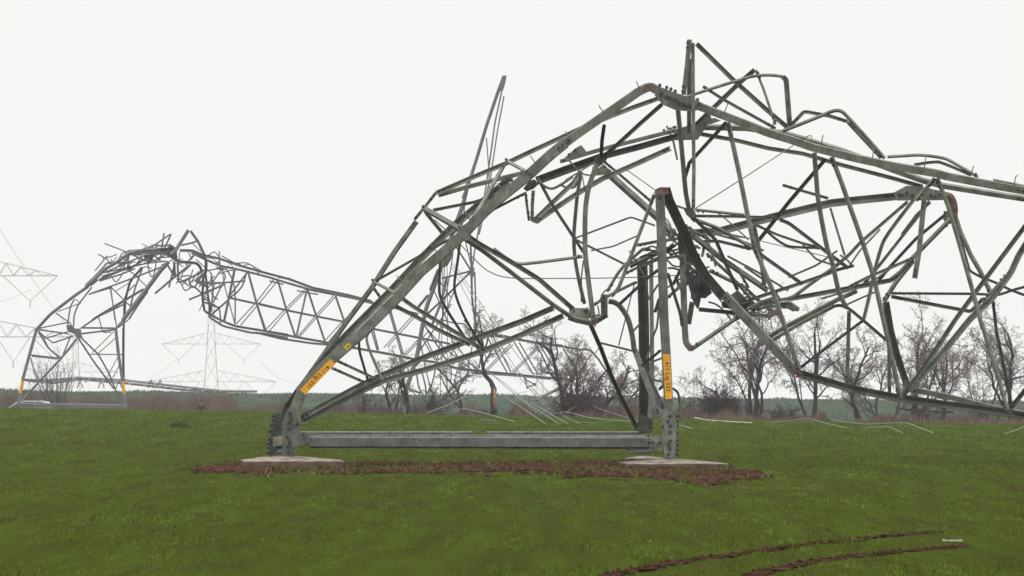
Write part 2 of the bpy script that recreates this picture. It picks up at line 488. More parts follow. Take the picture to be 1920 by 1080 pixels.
# ------------------------------------------------------------------ the collapsed tower close by
TOWER_BARS = """
# 0 0 1
L 20 o6 100.4 : 543,858 548,800 556,757 571,724 600,693 675,628 745,558 790,508 832,473 873,435 907,399 943,367 977,340 997,323 1027,295 1060,268
L 17 o5 100.5 : 1055,272 1083,251 1125,222 1167,193 1197,172 1213,164,101 1222,163,101 1231,169,101
L 16 o8 101 : 1298,194 1350,214 1400,233 1440,249 1480,261 1523,276 1607,297 1673,311 1757,325 1773,330 1862,347 1925,358
L 13 o10 101.1 : 1862,341 1925,354
L 14 i40 107.3 : 519,850 523,800 538,765,107 562,730,106.5 590,695 610,670 650,628 690,588 730,548 790,484 848,426 893,388 925,362 953,337,105.5
L 16 i72 105.2 K : 1006,339 1060,319 1125,296
L 12 i62 105.4 K : 1120,296 1200,275 1270,255
L 8 o5 105.2 : 1050,303 1100,288 1150,274 1268,244
L 12 o18 106 : 1312,238 1400,240 1470,250 1573,281 1623,299 1682,321 1732,339 1767,348 1847,361 1925,373
L 8 i55 106.3 : 1312,251 1380,263 1440,278 1505,288 1573,308 1673,334 1730,350
L 17.5 o8 100.3 : 1237,356 1240,440 1245,600 1249,665 1253,745 1256,860
L 19 i84 100.6 K : 1247,352 1254,376,100.8 1277,425,101.2 1303,485,101.7 1323,518 1357,558,102
L 18 o10 101.9 : 1357,552 1494,698
L 15 i58 102 K : 1494,699 1600,730 1683,746 1767,758 1883,773 1925,781
L 15 i50 106.5 : 1302,437 1347,434 1407,418 1473,401 1557,381 1600,376 1680,368
L 14 o30 106.2 ~ R : 1770,366 1782,370 1788,383 1789,400 1785,410
L 9 o30 106.3 : 1787,393 1800,433 1820,478 1837,507 1862,558
L 20 i75 107.2 K : 1204,488 1207,600 1208,700 1208,812
L 8 o6 107 : 1221,492 1222,600 1223,700 1216,812
L 13 i74 106.4 K : 1661,566 1670,620 1683,670 1701,724
L 11 o8 106.3 : 1700,728 1783,745 1850,762 1925,777
L 15 o8 102.2 : 1926,358 2080,392 2240,470 2400,560,104 2560,650,106
L 12 o18 106.2 : 1926,374 2090,410 2250,490 2410,580,108 2560,655,107
L 14 i58 102.2 K : 1926,781 2100,800 2300,806 2560,790,105
L 11 o8 106.4 : 1926,778 2100,796 2300,800 2560,785,106
C 9 i46 102.2 : 1926,726 2010,560 2092,398
C 9 o30 102.2 : 2092,398 2180,640 2240,802
C 8 i45 102.4 : 2240,802 2300,640 2330,520
C 8 o30 102.6 : 2330,520 2420,700 2470,796
C 8 i45 106.2 : 1926,770 2020,600 2100,415
C 8 o30 106.4 : 2100,415 2200,620 2260,798
C 7 i45 106.4 : 2260,798 2340,640 2400,572
C 6 i45 104 : 1926,420 1990,360 2060,392
C 6 i45 104 : 1926,552 2010,575 2120,500
H 18 o5 100.1 : 552,828 900,828.5 1232,829
H 7 o60 100.6 : 552,818 900,818 1232,819
H 22 o4 107.4 : 563,820 887,820
H 22 o4 107.4 : 911,820 1206,820
H 5 i80 100.4 K : 580,838 900,839 1215,840
H 14 i40 101 K : 522,842,107 537,840,100.6
H 14 i60 101 K : 1180,843,107 1236,838,100.6
B 10 o65 106.4 : 558,734 607,665 650,603 697,540 740,472 781,415
B 5 o60 106.4 : 607,665 622,673
B 5.5 i70 100.8 : 633,677 717,716
B 5.5 i70 100.8 : 622,690 688,719
V 5 i75 100.9 ~ K : 673,634 674,657 680,680 691,716
V 5 o15 100.7 ~ : 698,617 688,630 690,648 700,674 717,712
B 11 i42 100.6 : 561,785 660,731 704,709,101 793,671 873,641 980,602,102 1038,577
B 11 i52 100.9 : 566,791 660,742 718,714,101 802,692 904,659 975,629,102 1056,592
B 8 i66 101.2 : 749,556 778,577 864,629 909,659
B 8 i58 100.9 : 738,572 784,596 822,619 882,647
B 11 o62 101.5 : 790,388,105 862,429,100.7
B 7 i80 106 K : 797,397 832,440
T 2.5 o10 105 : 815,412 848,443
V 6 i60 106 : 777,412 792,394 818,361
B 6 i45 104.5 : 812,394 890,379 905,374 938,366
B 5 i62 102 : 706,526,105 773,488 842,449,100.8
B 6 o62 102 : 697,526,106 743,551,100.7
B 5 i70 106 : 699,538 713,558
B 9 i30 100.5 : 868,436 900,458 958,491 1010,523 1074,579,101.5
B 8.5 o12 100.6 : 864,443 905,470 955,508 1035,570 1072,595,101.5
V 6 o55 100.9 ~ : 925,466 953,486 970,494 990,494 1040,488 1092,481
T 2 o5 103 ~ : 863,458 902,498 925,513 950,520 985,522 1060,522 1154,521 1240,518 1278,515
V 5 i70 101.5 ~ K : 863,450 858,490 852,533 856,558 870,592 890,628 908,656
V 5.5 i75 102.2 ~ K : 826,486 824,520 825,554 838,581 855,608 871,632
B 9 i60 103.4 : 818,362 885,333 952,305 1000,282 1100,236 1183,203 1236,184
B 9 o10 104.2 : 822,366 877,350 985,323 1012,316
B 8 o62 100.2 : 948,304,103 907,377 886,412,100.2
B 7 o62 102 : 947,300,103.6 989,323,100.2
B 8 i76 105.3 K : 916,368 960,333
B 5 i70 105 K : 954,333 966,346
B 5 i45 100.6 : 880,416 927,392 985,362
B 5 i60 101 : 985,360 988,385 992,414
B 6.5 o10 101 : 1000,357 998,385 998,415
B 9 i40 102 : 998,417 1040,376 1074,344 1088,324,104
B 10 i48 102.2 : 1002,418 1040,391 1084,362 1130,335 1200,304 1255,279,105
V 5 o45 101.2 ~ : 1009,338 1018,347 1027,352 1038,353 1055,344 1074,331
B 3 o70 105 : 1060,338 1119,302
B 7 i80 103 K : 1133,233,101 1129,262 1127,294,105
B 8 i45 103 : 1243,194,101 1200,232 1150,278 1132,293,105
B 6 i80 101.8 K : 1008,333 1033,380 1077,447 1098,479
V 7 i65 103.2 ~ : 1089,328 1083,363 1078,413 1076,447 1078,482 1085,523 1096,570
V 9.5 o5 101.4 ~ : 1119,308 1105,348 1099,380 1097,413 1097,450 1098,482 1105,540 1113,600
T 2.5 o5 103 : 1092,330 1097,360
B 14 o38 104.5 : 1126,312 1180,361 1235,410 1266,444
B 5 i60 105 : 1131,302 1157,323 1222,379
T 1.9 o5 104 : 1173,317 1228,356
V 3.5 i50 103 : 1080,446 1183,407 1228,423
B 4.2 i50 103 : 1081,450 1172,496
T 3 o10 103.5 : 1094,488 1090,520 1090,566
V 9 o10 102 : 1070,582 1085,585 1104,580
V 12 o20 101.8 : 1066,594 1080,599 1110,606 1138,589
V 13 o8 101.7 : 1133,552 1133,590
B 6 o15 101.9 : 1112,572 1146,552 1194,528,104
B 6 i72 102.5 K : 1160,572 1217,519 1237,504
V 10 o20 103 ~ : 1141,565 1152,567 1163,575 1177,597 1185,627 1189,655
B 11 o15 102.4 : 1188,650 1202,688 1216,725 1237,778,100.6
B 9 i70 102.2 K : 1207,688 1245,768,100.6
B 5 i75 102 K : 1202,688 1240,656,100.6
B 4 i60 102 : 1222,679 1242,671
B 4 i60 104 : 1225,712 1245,716
B 6 i60 103 : 1235,731 1245,722
V 4.5 i70 104 ~ K : 1261,728 1269,734 1273,743 1274,757
B 7 o12 101.6 : 1227,364,100.6 1193,454 1160,540 1146,556
B 6 o20 102.6 : 1138,547 1158,513 1170,498 1206,466 1220,468
B 12 o40 103 : 1180,498 1234,472
B 5 i40 102.6 : 1170,514 1234,483
B 6 i45 103.6 : 1194,460 1231,453 1292,445
T 2.5 o5 104.5 : 1190,530 1160,648
B 8 i66 102.8 K : 1106,606 1127,654 1147,707 1163,742 1193,800,106.6
B 4 i60 104 : 1126,643 1190,659
B 4 o30 106 : 1187,621 1200,607
V 4 i40 104.5 ~ : 1236,566 1232,610 1225,630 1213,672
B 6 i75 103 K : 1236,560 1228,586
B 4 o20 103 : 1216,562 1234,533
V 12 o10 102 : 1280,477 1282,557 1284,617 1286,643 1297,656
B 8 o40 102 : 1295,656 1377,599 1396,589
V 10 o20 102.3 : 1298,566 1291,608
B 6 i66 102.1 K : 1252,512 1276,590 1279,612
B 6 i70 103 K : 1262,534 1277,504
B 6 o20 103.2 : 1250,559 1290,524
V 4 i60 103 ~ : 1252,503 1263,503 1278,508
B 8 i70 102.4 K : 1310,580 1381,587
V 8 i55 102.2 : 1380,587 1415,592 1444,593 1459,583
X 9 i60 103.2 ~ : 1271,204 1275,245 1282,320 1286,362 1294,402
X 7 o6 100.2 : 1299,80 1300,227 1301,320 1300,392
X 9 o30 102 : 1293,74 1288,125 1282,178
X 8 i85 103 K : 1294,110 1292,175 1292,250
X 9 i42 103 : 1306,82 1375,150 1442,210 1478,240
X 9 i72 105 K : 1415,131,103 1387,155 1337,203 1305,234
X 5 o60 102 : 1417,131 1432,168 1454,234
V 6 o45 101.5 ~ : 1285,183 1307,175 1370,155 1412,143 1445,141 1470,144
V 10 i55 102 : 1468,144 1474,150 1481,238
X 6 i48 102.4 : 1318,162 1357,187 1454,241
V 7 i50 104 : 1484,234 1507,210 1514,210 1557,218 1589,228
X 7 o60 104 : 1589,228 1652,296
V 7 o42 101.8 ~ : 1467,246 1500,233 1540,217 1563,208 1578,209 1590,220 1622,255 1659,297
V 6 o48 102 ~ : 1664,294 1700,292 1729,291 1766,296 1784,303 1834,332
V 6 i55 103 ~ : 1714,309 1751,304 1770,307 1820,328
T 2 o5 104 : 1305,390 1400,330 1487,273
X 5.5 o42 103.6 : 1303,393 1396,403
X 5.5 i60 103.2 : 1303,405 1380,406 1456,408
X 4 i50 104 : 1262,384 1290,393
X 9 o18 101.3 : 1365,229 1385,320 1405,420 1416,468
X 9 o18 101.4 : 1415,466 1448,543 1499,696
X 8 o6 104 : 1414,424 1427,485 1433,536
X 7 i48 103.5 : 1363,228,101.4 1293,305 1286,328,104
V 9 o16 101.4 ~ : 1527,286 1530,327 1535,380 1550,460 1560,490 1573,547 1588,578
X 7.5 o5 105.6 : 1592,583 1588,722
X 9 o30 101.2 : 1559,294 1577,340 1617,453 1638,518 1667,647 1688,745
X 7.5 i44 103.2 : 1549,297,101.4 1480,378 1413,463,105
X 5.5 i60 105 : 1467,347 1553,372
X 4.5 o20 105.5 : 1557,390 1584,479
X 7 i42 104 : 1461,411 1480,419 1557,478 1591,503
X 6 i70 104 K : 1566,507 1601,498
X 5 i48 104.6 : 1413,420 1457,440 1507,457 1541,465
V 5 i40 104.8 ~ : 1435,431 1452,446 1468,457 1487,463 1540,465
T 1.8 o5 104 : 1368,438 1557,483
X 7 o35 103.5 : 1296,409 1347,428 1413,466
X 7 i70 103 K : 1299,407 1342,450 1363,500 1383,544
X 6 i45 104.4 : 1312,453 1347,452 1408,467
X 6 o60 104.5 : 1280,421 1332,451
X 11 o58 103.6 : 1288,433 1357,488 1440,545
X 6 o35 104 : 1325,475 1370,517 1408,560
X 7 o55 104.4 : 1330,507 1367,525 1396,538
X 7 i42 103.6 : 1413,465 1430,480 1505,533
X 7 i40 104 : 1388,568 1490,535 1540,518 1569,506
X 7 o20 104.8 : 1468,563 1487,557 1520,532 1563,502
X 6.5 i45 104.8 : 1560,504 1592,478 1613,455 1702,378
C 9 i42 104.4 : 1398,576 1500,557 1567,545 1633,533 1672,525
C 9 o20 104.4 : 1668,527 1690,509 1713,482
C 9 o45 105 : 1712,483 1783,410
C 6 i50 104.2 : 1592,538 1627,520 1670,502 1716,482
C 6 i68 105.4 K : 1646,529 1667,502 1718,447 1774,401
C 6 i44 105 : 1616,537 1647,500 1728,397 1743,377
V 7 i50 103.2 ~ : 1717,370 1695,398 1677,422 1658,450 1648,478 1638,517 1630,555 1619,600
C 8 o20 101.2 : 1753,334 1717,376
C 10 o8 102.4 : 1733,373 1723,473 1715,522
C 8.5 o35 101.2 : 1757,334 1776,381 1794,440 1825,550 1838,600 1845,620 1870,703 1889,768
C 6 i74 106 K : 1861,556 1868,620 1882,687 1897,766
V 5 i66 105 K : 1800,443 1818,508 1840,520 1867,530 1893,543 1925,555
C 9 i46 102 : 1925,420 1850,520 1793,597 1730,693 1692,745
V 12 i62 103.4 : 1925,455 1910,479 1896,510 1860,560 1820,597 1758,673 1706,730
C 5 o50 104 : 1889,514 1842,566
V 5 i75 104.6 K : 1672,550 1822,551 1873,553 1902,543 1925,537
V 7 i56 104.8 : 1671,556 1808,582 1819,584 1828,577 1843,560
V 9 o40 105.8 : 1657,566 1680,529 1713,488
C 9 o15 104.4 : 1440,632 1478,610 1570,562 1607,545
V 7 o12 103.6 : 1444,640 1500,607 1562,575
V 6 i68 103.6 K : 1560,575 1576,572 1594,580 1620,602 1662,638
C 5.5 i70 103.2 K : 1621,599 1542,658 1496,693
C 4 i80 103 K : 1679,765 1698,768 1750,772 1789,773
C 9 i60 103 K : 1925,728 1889,773
C 7 o5 105.8 : 1667,653 1668,742
V 9 o20 102.6 : 1462,569 1478,567 1498,581
V 3.5 i45 102.6 ~ : 1205,470 1222,462 1238,470 1250,486 1262,498 1276,500
V 3 i45 103 ~ : 1236,470 1248,455 1258,440 1256,420 1243,405
B 4 i45 103.2 : 1242,432 1262,452 1290,466
B 4 o20 103.6 : 1242,468 1276,456 1310,462
B 5 i45 103.4 : 1200,500 1236,486 1290,478
B 4 i45 103.1 : 1212,478 1246,474 1300,460
B 4 o30 102.9 : 1286,478 1302,520 1312,545
V 4 i45 103.3 ~ : 1300,470 1310,500 1308,530 1296,560
B 3.6 o20 103.8 : 1250,540 1290,512 1330,500
X 5 i45 103.9 : 1396,538 1420,560 1452,586
X 4 o25 104 : 1404,548 1430,572 1472,600
X 5 i45 103.5 : 1330,470 1380,500 1404,540
X 4 i45 104.1 : 1364,480 1420,510 1478,545
X 4 o30 104.3 : 1440,560 1442,600
X 4 o30 104.3 : 1420,568 1424,606
X 5 i45 102.7 : 1408,582 1450,574 1486,577
X 4 i45 104.6 : 1345,440 1400,455 1432,470
X 4 o40 104.8 : 1505,458 1530,486 1572,500
X 3.5 i45 104 : 1575,478 1590,488 1598,500
X 3 o30 105 : 1290,440 1330,470 1350,500
V 3.5 o30 102.4 ~ : 1328,566 1345,572 1362,588 1372,602
B 4 i45 102.2 : 1322,440 1334,470 1342,500
V 4 i45 104.4 ~ : 1086,330 1078,350 1064,352 1050,346
B 3 i45 104 : 1066,300 1090,326 1112,330
B 4 o20 105.4 : 1250,236 1262,262 1270,300
B 4 i45 105.2 : 846,440 870,424 898,404
V 3 i45 101.6 ~ : 1124,566 1132,548 1144,540
S 2 o5 100.1 : 870,395 882,412
X 4 i45 104.8 : 1478,520 1530,498 1570,470
X 3.5 o25 105 : 1592,500 1612,470 1650,430
X 4 i45 105.2 : 1690,440 1720,400 1745,380
X 4 i45 103.8 : 1396,500 1440,530 1462,560
C 4 o30 105 : 1540,560 1590,545 1640,525 1668,505
C 3.5 i45 105.2 : 1580,575 1612,560 1640,548
X 3 o30 104.4 : 1345,398 1372,420 1404,450
X 3 i45 104.4 : 1316,424 1360,440 1400,446
B 3 i45 104 : 1108,470 1150,462 1200,440
B 3 o30 104 : 1180,470 1210,520 1216,560
S 2 o5 100.1 : 806,456 819,473
S 2 o5 100.1 : 744,517 758,533
S 2 o5 100.1 : 994,292 1007,310
S 2 o5 100.1 : 932,343 944,360
S 2 o5 100.1 : 869,394 881,412
S 2 o5 100.1 : 1060,246 1070,261
S 2 o5 100.1 : 1193,152 1195,157 1200,167
S 2 o5 100.1 : 1123,197 1125,202 1135,214
S 2 o5 100.9 : 1826,311 1824,316 1820,330
S 2 o5 100.9 : 1908,328 1904,332 1902,348
S 2 o5 100.9 : 1736,295 1733,316
S 2 o5 100.9 : 1545,253 1542,257 1540,273
S 2 o5 100.9 : 1639,276 1636,296
S 2 o5 100.9 : 1522,258 1520,254 1515,255 1502,264
S 2 o5 100.9 : 1365,193 1358,212
S 2 o5 100.9 : 1453,222 1446,242
"""


def build_near_tower():
    rng = random.Random(5)
    t = thing("collapsed_pylon", "huge buckled grey-green lattice pylon folded over in the field with two yellow number plates", "pylon", P(900, 862, 103))
    build_bars(TOWER_BARS, t,
               {"L": "leg", "H": "base_beam", "B": "brace", "X": "lattice_bar", "C": "cross_brace", "V": "bent_bar", "T": "tie_rod", "S": "step_bolt"},
               {"N": M_STEEL, "K": M_STEEL_DARK, "R": M_RUST}, rng)
    # many small twisted ends in the two crushed knots
    kr = random.Random(77)
    for (cx, cy, sx, sy, ang, n) in ((1284, 452, 20, 20, -1.0, 12), (1300, 505, 20, 28, -1.0, 10), (1252, 472, 34, 12, .35, 8), (1410, 572, 38, 14, -.2, 12), (1115, 592, 24, 8, .2, 5)):
        for i in range(n):
            x, y, a = cx + kr.gauss(0, sx * .6), cy + kr.gauss(0, sy * .6), -ang + kr.gauss(0, .55)
            L = kr.uniform(14, 34)
            d = 102.6 + kr.uniform(-.6, 1.6)
            k = kr.uniform(-.7, .7)
            q = [P(x - math.cos(a) * L, y - math.sin(a) * L, d), P(x, y, d + .05), P(x + math.cos(a + k) * L * .7, y + math.sin(a + k) * L * .7, d + kr.uniform(-.3, .3))]
            angle_bar("torn_strip" if i % 2 else "bent_bar", soften(q, .06), kr.uniform(2.6, 6.5) * d / FPX, kr.choice(["i45", "o25", "o10", "i48"]), kr.choice([M_STEEL, M_STEEL, M_STEEL_DARK, M_TORN]), t)
    G = lambda px, d, mat=M_STEEL, **k: plate("gusset_plate", px, d, mat, t, **k)
    # feet: splice plates with rows of bolt heads
    G([(529, 856), (550, 856), (562, 806), (564, 778), (551, 764), (540, 765), (533, 790), (530, 818)], 100.1,
      bolts=[(545, 775), (546.5, 784), (542.5, 792), (542.5, 805), (539, 819), (543, 829), (539, 838), (541.5, 848), (557.5, 795), (561.5, 826), (573, 826)])
    G([(548, 838), (548, 818), (580, 818), (580, 834)], 100.0, bolts=[(570, 822), (576, 834)])
    G([(504, 856), (528, 852), (529, 800), (524, 774), (514, 776), (508, 806)], 107.1, M_STEEL_DARK,
      bolts=[(525, 778), (521, 790), (520, 803), (515, 815), (513, 826)])
    G([(511, 838), (528, 834), (529, 817), (512, 820)], 106.9, M_CONC)
    # bolts that stick out to the left of the rear foot, and to the right of the front foot
    mb = MB()
    for (x, y) in ((511, 779), (510, 787), (507, 796), (505, 808), (503, 823), (502, 831), (501, 839), (501, 848)):
        mb.tube([P(x + 6, y, 107), P(x - 1, y, 107)], 0.03, 6)
        mb.tube([P(x + 3, y, 107), P(x, y, 107)], 0.045, 6)
    mb.build("bolt", M_BOLT, t)
    mb = MB()
    for y in (780, 790, 798, 811, 826, 834, 843, 852):
        mb.tube([P(1263, y, 100.4), P(1273, y, 100.4)], 0.022, 6)
        mb.tube([P(1267, y, 100.4), P(1271, y, 100.4)], 0.04, 6)
    mb.build("bolt", M_BOLT, t)
    G([(1240, 780), (1241, 815), (1247, 858), (1266, 859), (1269, 800), (1265, 772), (1246, 768)], 100.0,
      bolts=[(1256, 780), (1253, 790), (1257, 798), (1256, 810), (1257, 826), (1254, 834), (1256, 842), (1253, 852), (1242, 800)])
    G([(1219, 817), (1239, 818), (1241, 846), (1219, 842)], 100.0, bolts=[(1223, 829), (1237, 830), (1224, 840)])
    G([(1187, 806), (1221, 813), (1221, 786), (1203, 777), (1195, 792)], 106.8, M_STEEL_DARK, bolts=[(1222, 788), (1222, 795), (1222, 802)])
    G([(1180, 838), (1219, 840), (1219, 855), (1200, 851), (1183, 846)], 106.5, M_STEEL_DARK)
    # splice at the summit
    G([(1230, 160), (1262, 172), (1310, 189), (1322, 199), (1302, 209), (1268, 207), (1242, 196), (1227, 178)], 100.75,
      bolts=[(1240, 176), (1250, 181), (1256, 183), (1266, 187), (1273, 194), (1283, 195), (1291, 199), (1297, 198), (1303, 200), (1310, 195)])
    mb = MB()
    for (x, y) in ((1237, 160), (1250, 164), (1258, 167), (1266, 171), (1308, 187)):
        mb.tube([P(x, y + 3, 100.9), P(x, y - 3, 100.9)], 0.03, 6)
    for (x, y) in ((1245, 245), (1257, 242), (1263, 240), (1266, 239)):
        mb.tube([P(x, y + 4, 105.6), P(x, y - 3, 105.6)], 0.03, 6)
    mb.build("bolt", M_BOLT, t)
    G([(1205, 163), (1213, 158), (1224, 158), (1232, 163), (1227, 172), (1220, 166), (1211, 173), (1203, 172)], 100.35, M_RUST, thick=0.02)
    G([(1226, 362), (1229, 355), (1238, 351), (1252, 351), (1255, 362), (1243, 366)], 100.2, M_RUST, thick=0.05)
    G([(1264, 244), (1300, 232), (1332, 214), (1334, 224), (1308, 262), (1265, 263)], 105.4, M_STEEL_DARK)
    G([(1314, 226), (1340, 221), (1352, 226), (1318, 238)], 106.3)
    G([(1056, 298), (1080, 277), (1090, 272), (1101, 286), (1066, 301)], 104.9, bolts=[(1067, 290), (1078, 282)])
    G([(982, 354), (992, 339), (1003, 336), (1009, 346), (1001, 354), (988, 360)], 100.2, M_TORN, thick=0.02, crumple=0.08, seed=1)
    G([(870, 430), (884, 446), (874, 452), (862, 440)], 100.1)
    G([(828, 478), (842, 462), (850, 478), (840, 497), (832, 502)], 100.7)
    G([(1113, 296), (1135, 285), (1138, 300), (1122, 314)], 104.6, M_STEEL_DARK)
    G([(1110, 313), (1145, 318), (1150, 326), (1112, 330)], 103.8)
    # crushed joint in the middle of the wreck
    G([(1286, 508), (1306, 514), (1326, 532), (1334, 550), (1322, 558), (1314, 556), (1306, 580), (1299, 571), (1294, 556), (1299, 530)], 102.0, M_TORN, thick=0.02, crumple=0.14, seed=3)
    G([(1268, 436), (1282, 428), (1298, 458), (1296, 482), (1288, 474), (1278, 480), (1272, 464)], 102.4, M_TORN, thick=0.02, crumple=0.10, seed=4)
    G([(1361, 553), (1382, 541), (1394, 549), (1408, 568), (1391, 576), (1372, 570)], 102.8, M_STEEL, thick=0.02, crumple=0.22, seed=5)
    G([(1380, 572), (1412, 566), (1424, 578), (1398, 586)], 102.6, M_TORN, thick=0.02, crumple=0.2, seed=6)
    G([(1353, 565), (1366, 562), (1372, 578), (1354, 575)], 102.2, M_TORN, thick=0.02, crumple=0.1, seed=7)
    G([(1434, 590), (1448, 584), (1460, 588), (1444, 597)], 102.1, M_RUST, thick=0.02, crumple=0.1, seed=8)
    G([(1464, 566), (1482, 567), (1498, 580), (1486, 583), (1470, 576)], 102.5, M_STEEL_DARK, crumple=0.15, seed=9)
    G([(1068, 578), (1095, 576), (1108, 582), (1100, 600), (1082, 602), (1070, 592)], 102.0, M_STEEL, thick=0.02, crumple=0.2, seed=10)
    G([(1106, 597), (1118, 597), (1122, 605), (1111, 608)], 101.5, M_RUST, thick=0.02, crumple=0.1, seed=11)
    G([(1284, 392), (1300, 388), (1306, 404), (1296, 410), (1288, 402)], 103.0, M_STEEL_DARK, crumple=0.1, seed=12)
    G([(1286, 645), (1298, 649), (1302, 654), (1297, 659), (1288, 652)], 101.8, M_RUST, thick=0.02)
    G([(1487, 693), (1499, 692), (1507, 702), (1499, 707), (1490, 702)], 101.7, M_RUST, thick=0.02)
    G([(1696, 708), (1703, 716), (1702, 728), (1695, 722)], 106.0, M_RUST, thick=0.02)
    G([(1676, 361), (1700, 348), (1730, 350), (1768, 359), (1774, 375), (1733, 376), (1682, 376)], 106.0,
      bolts=[(1686, 365), (1692, 366), (1700, 362), (1711, 366), (1722, 368), (1745, 366), (1753, 369), (1761, 365)])
    G([(1770, 395), (1788, 398), (1786, 416), (1774, 420), (1768, 410)], 105.6)
    G([(1682, 738), (1694, 738), (1697, 748), (1686, 750)], 101.7, M_STEEL_DARK)
    G([(1882, 766), (1898, 766), (1897, 776), (1886, 778)], 101.6, M_STEEL_DARK)
    # the yellow number plates with their lettering
    for (a, b, w, txt, dd) in (((624.5, 677.5), (567.5, 735.5), 13.5, "411 Ltg 531", 100.22), ((1249.5, 664), (1254, 748), 13, "411 Ltg 532", 100.12)):
        pa, pb = P(*a, dd), P(*b, dd)
        X = (pb - pa).normalized()
        Z = Vector((0, -1, 0))
        Y = Z.cross(X).normalized()
        L = (pb - pa).length
        W = w * dd / FPX
        M = Matrix((X, Y, X.cross(Y))).transposed()
        mb = MB()
        mb.box((pa + pb) / 2, L, W, 0.012, M)
        sg = mb.build("number_sign", M_YELLOW, t)
        cu = bpy.data.curves.new("lettering", 'FONT')
        cu.body = txt
        cu.size = W * 0.82
        cu.align_x = 'CENTER'
        cu.align_y = 'CENTER'
        cu.space_character = 1.08
        cu.offset = 0.0004
        cu.extrude = 0.002
        cu.materials.append(M_BLACK)
        tmp = bpy.data.objects.new("lettering", cu)
        COL.objects.link(tmp)
        me = bpy.data.meshes.new_from_object(tmp.evaluated_get(bpy.context.evaluated_depsgraph_get()))
        bpy.data.objects.remove(tmp)
        fo = bpy.data.objects.new("lettering", me)
        COL.objects.link(fo)
        M4 = M.to_4x4()
        M4.translation = (pa + pb) / 2 + X.cross(Y) * 0.009
        fo.matrix_world = M4
        fo.parent = sg
    wp = plate("warning_sign", [(644, 650), (652, 643.5), (658, 644.5), (657.5, 651), (651, 657.5)], 100.2, M_YELLOW2, t, thick=0.015)
    plate("symbol", [(650, 649.5), (655.5, 646), (655, 651.5)], 100.17, M_BLACK, wp, thick=0.012)
    plate("symbol", [(651.7, 649.4), (654.5, 647.6), (654.2, 650.4)], 100.15, M_YELLOW2, wp, thick=0.012)
    return t


build_near_tower()


def footing(label, cx, cy, d, w, mats, hh, top, rot=0.07):
    """A concrete footing with a low four-sided cap."""
    c = P(cx, cy, d)
    gz = -0.3
    verts, faces = [], []
    rng = random.Random(int(cx))
    prof = [(1.0, gz), (1.0, top), (0.985, top + 0.012), (0.16, hh), (0.13, hh)]
    n = 8
    for (k, z) in prof:
        for side in range(4):
            for q in range(n):
                a = -1 + 2 * q / n
                x, y = [(a, -1), (1, a), (-a, 1), (-1, -a)][side]
                jx = rng.uniform(-.012, .012) if k > .5 else 0
                X, Y = (x * k + jx) * w / 2, (y * k + jx) * w / 2
                verts.append((c.x + X * math.cos(rot) - Y * math.sin(rot), d + X * math.sin(rot) + Y * math.cos(rot), z + (rng.uniform(-.008, .008) if k > .5 else 0)))
    m = 4 * n
    for i in range(len(prof) - 1):
        for j in range(m):
            faces.append((i * m + j, i * m + (j + 1) % m, (i + 1) * m + (j + 1) % m, (i + 1) * m + j))
    faces.append(tuple(range((len(prof) - 1) * m, len(prof) * m)))
    o = mesh_obj("concrete_footing", verts, faces, mats[0])
    o.data.materials.append(mats[1])
    for p in o.data.polygons:
        if p.index < 2 * m:
            p.material_index = 1
    tag(o, label, "footing", "concrete footings of the collapsed pylon")
    return o


footing("low concrete footing under the bent left front leg with plate 531", 548, 864, 100.3, 2.0, (M_CONC, M_CONC2), 0.10, 0.0)
footing("low concrete footing under the upright right front leg with plate 532", 1262, 864, 100.3, 1.98, (M_CONC, M_CONC2), 0.045, -0.05)
footing("small half buried concrete footing under the rear left leg", 519, 856, 107.3, 0.9, (M_CONC, M_CONC2), 0.0, -0.06)
footing("small half buried concrete footing under the thick dark rear right leg", 1208, 856, 107.3, 0.8, (M_CONC, M_CONC2), 0.0, -0.06)
# ------------------------------------------------------------------ ground
def sst(a, b, x):
    t = np.clip((x - a) / (b - a), 0, 1)
    return t * t * (3 - 2 * t)


def ground_z(x, y):
    x = np.asarray(x, float)
    y = np.asarray(y, float)
    xc = np.clip(x, -60, 60)
    zc = 0.031 - 0.01667 * np.clip(x, -40, 40)          # the low crest of the near field, tilted down to the right
    zb = -1.6 - 0.006 * xc
    zf = -1.353 - 0.01146 * np.clip(x, -160, 160)        # the far rise
    z = zc * sst(110, 210, y) - 0.105 * (1 - sst(108, 190, y))
    z = z + (zb - zc) * sst(214, 320, y)
    z = z + (-4.0 - zb) * sst(420, 590, y)
    z = z + (zf + 4.0) * sst(590, 850, y)
    z = z - 34.0 * np.clip((y - 850) / 700.0, 0, 1) ** 1.5
    z = z + 0.02 * np.sin(x * 0.9 + np.sin(y * 0.31) * 2) * np.sin(y * 0.23 + 1) * (1 - sst(100, 200, y) * 0.5)
    return z


def gz(x, y):
    return float(ground_z(x, y))


def G0(px, y):
    """Ground point at depth y under the picture column px."""
    x = (px - 960) / FPX * y
    return Vector((x, y, gz(x, y)))


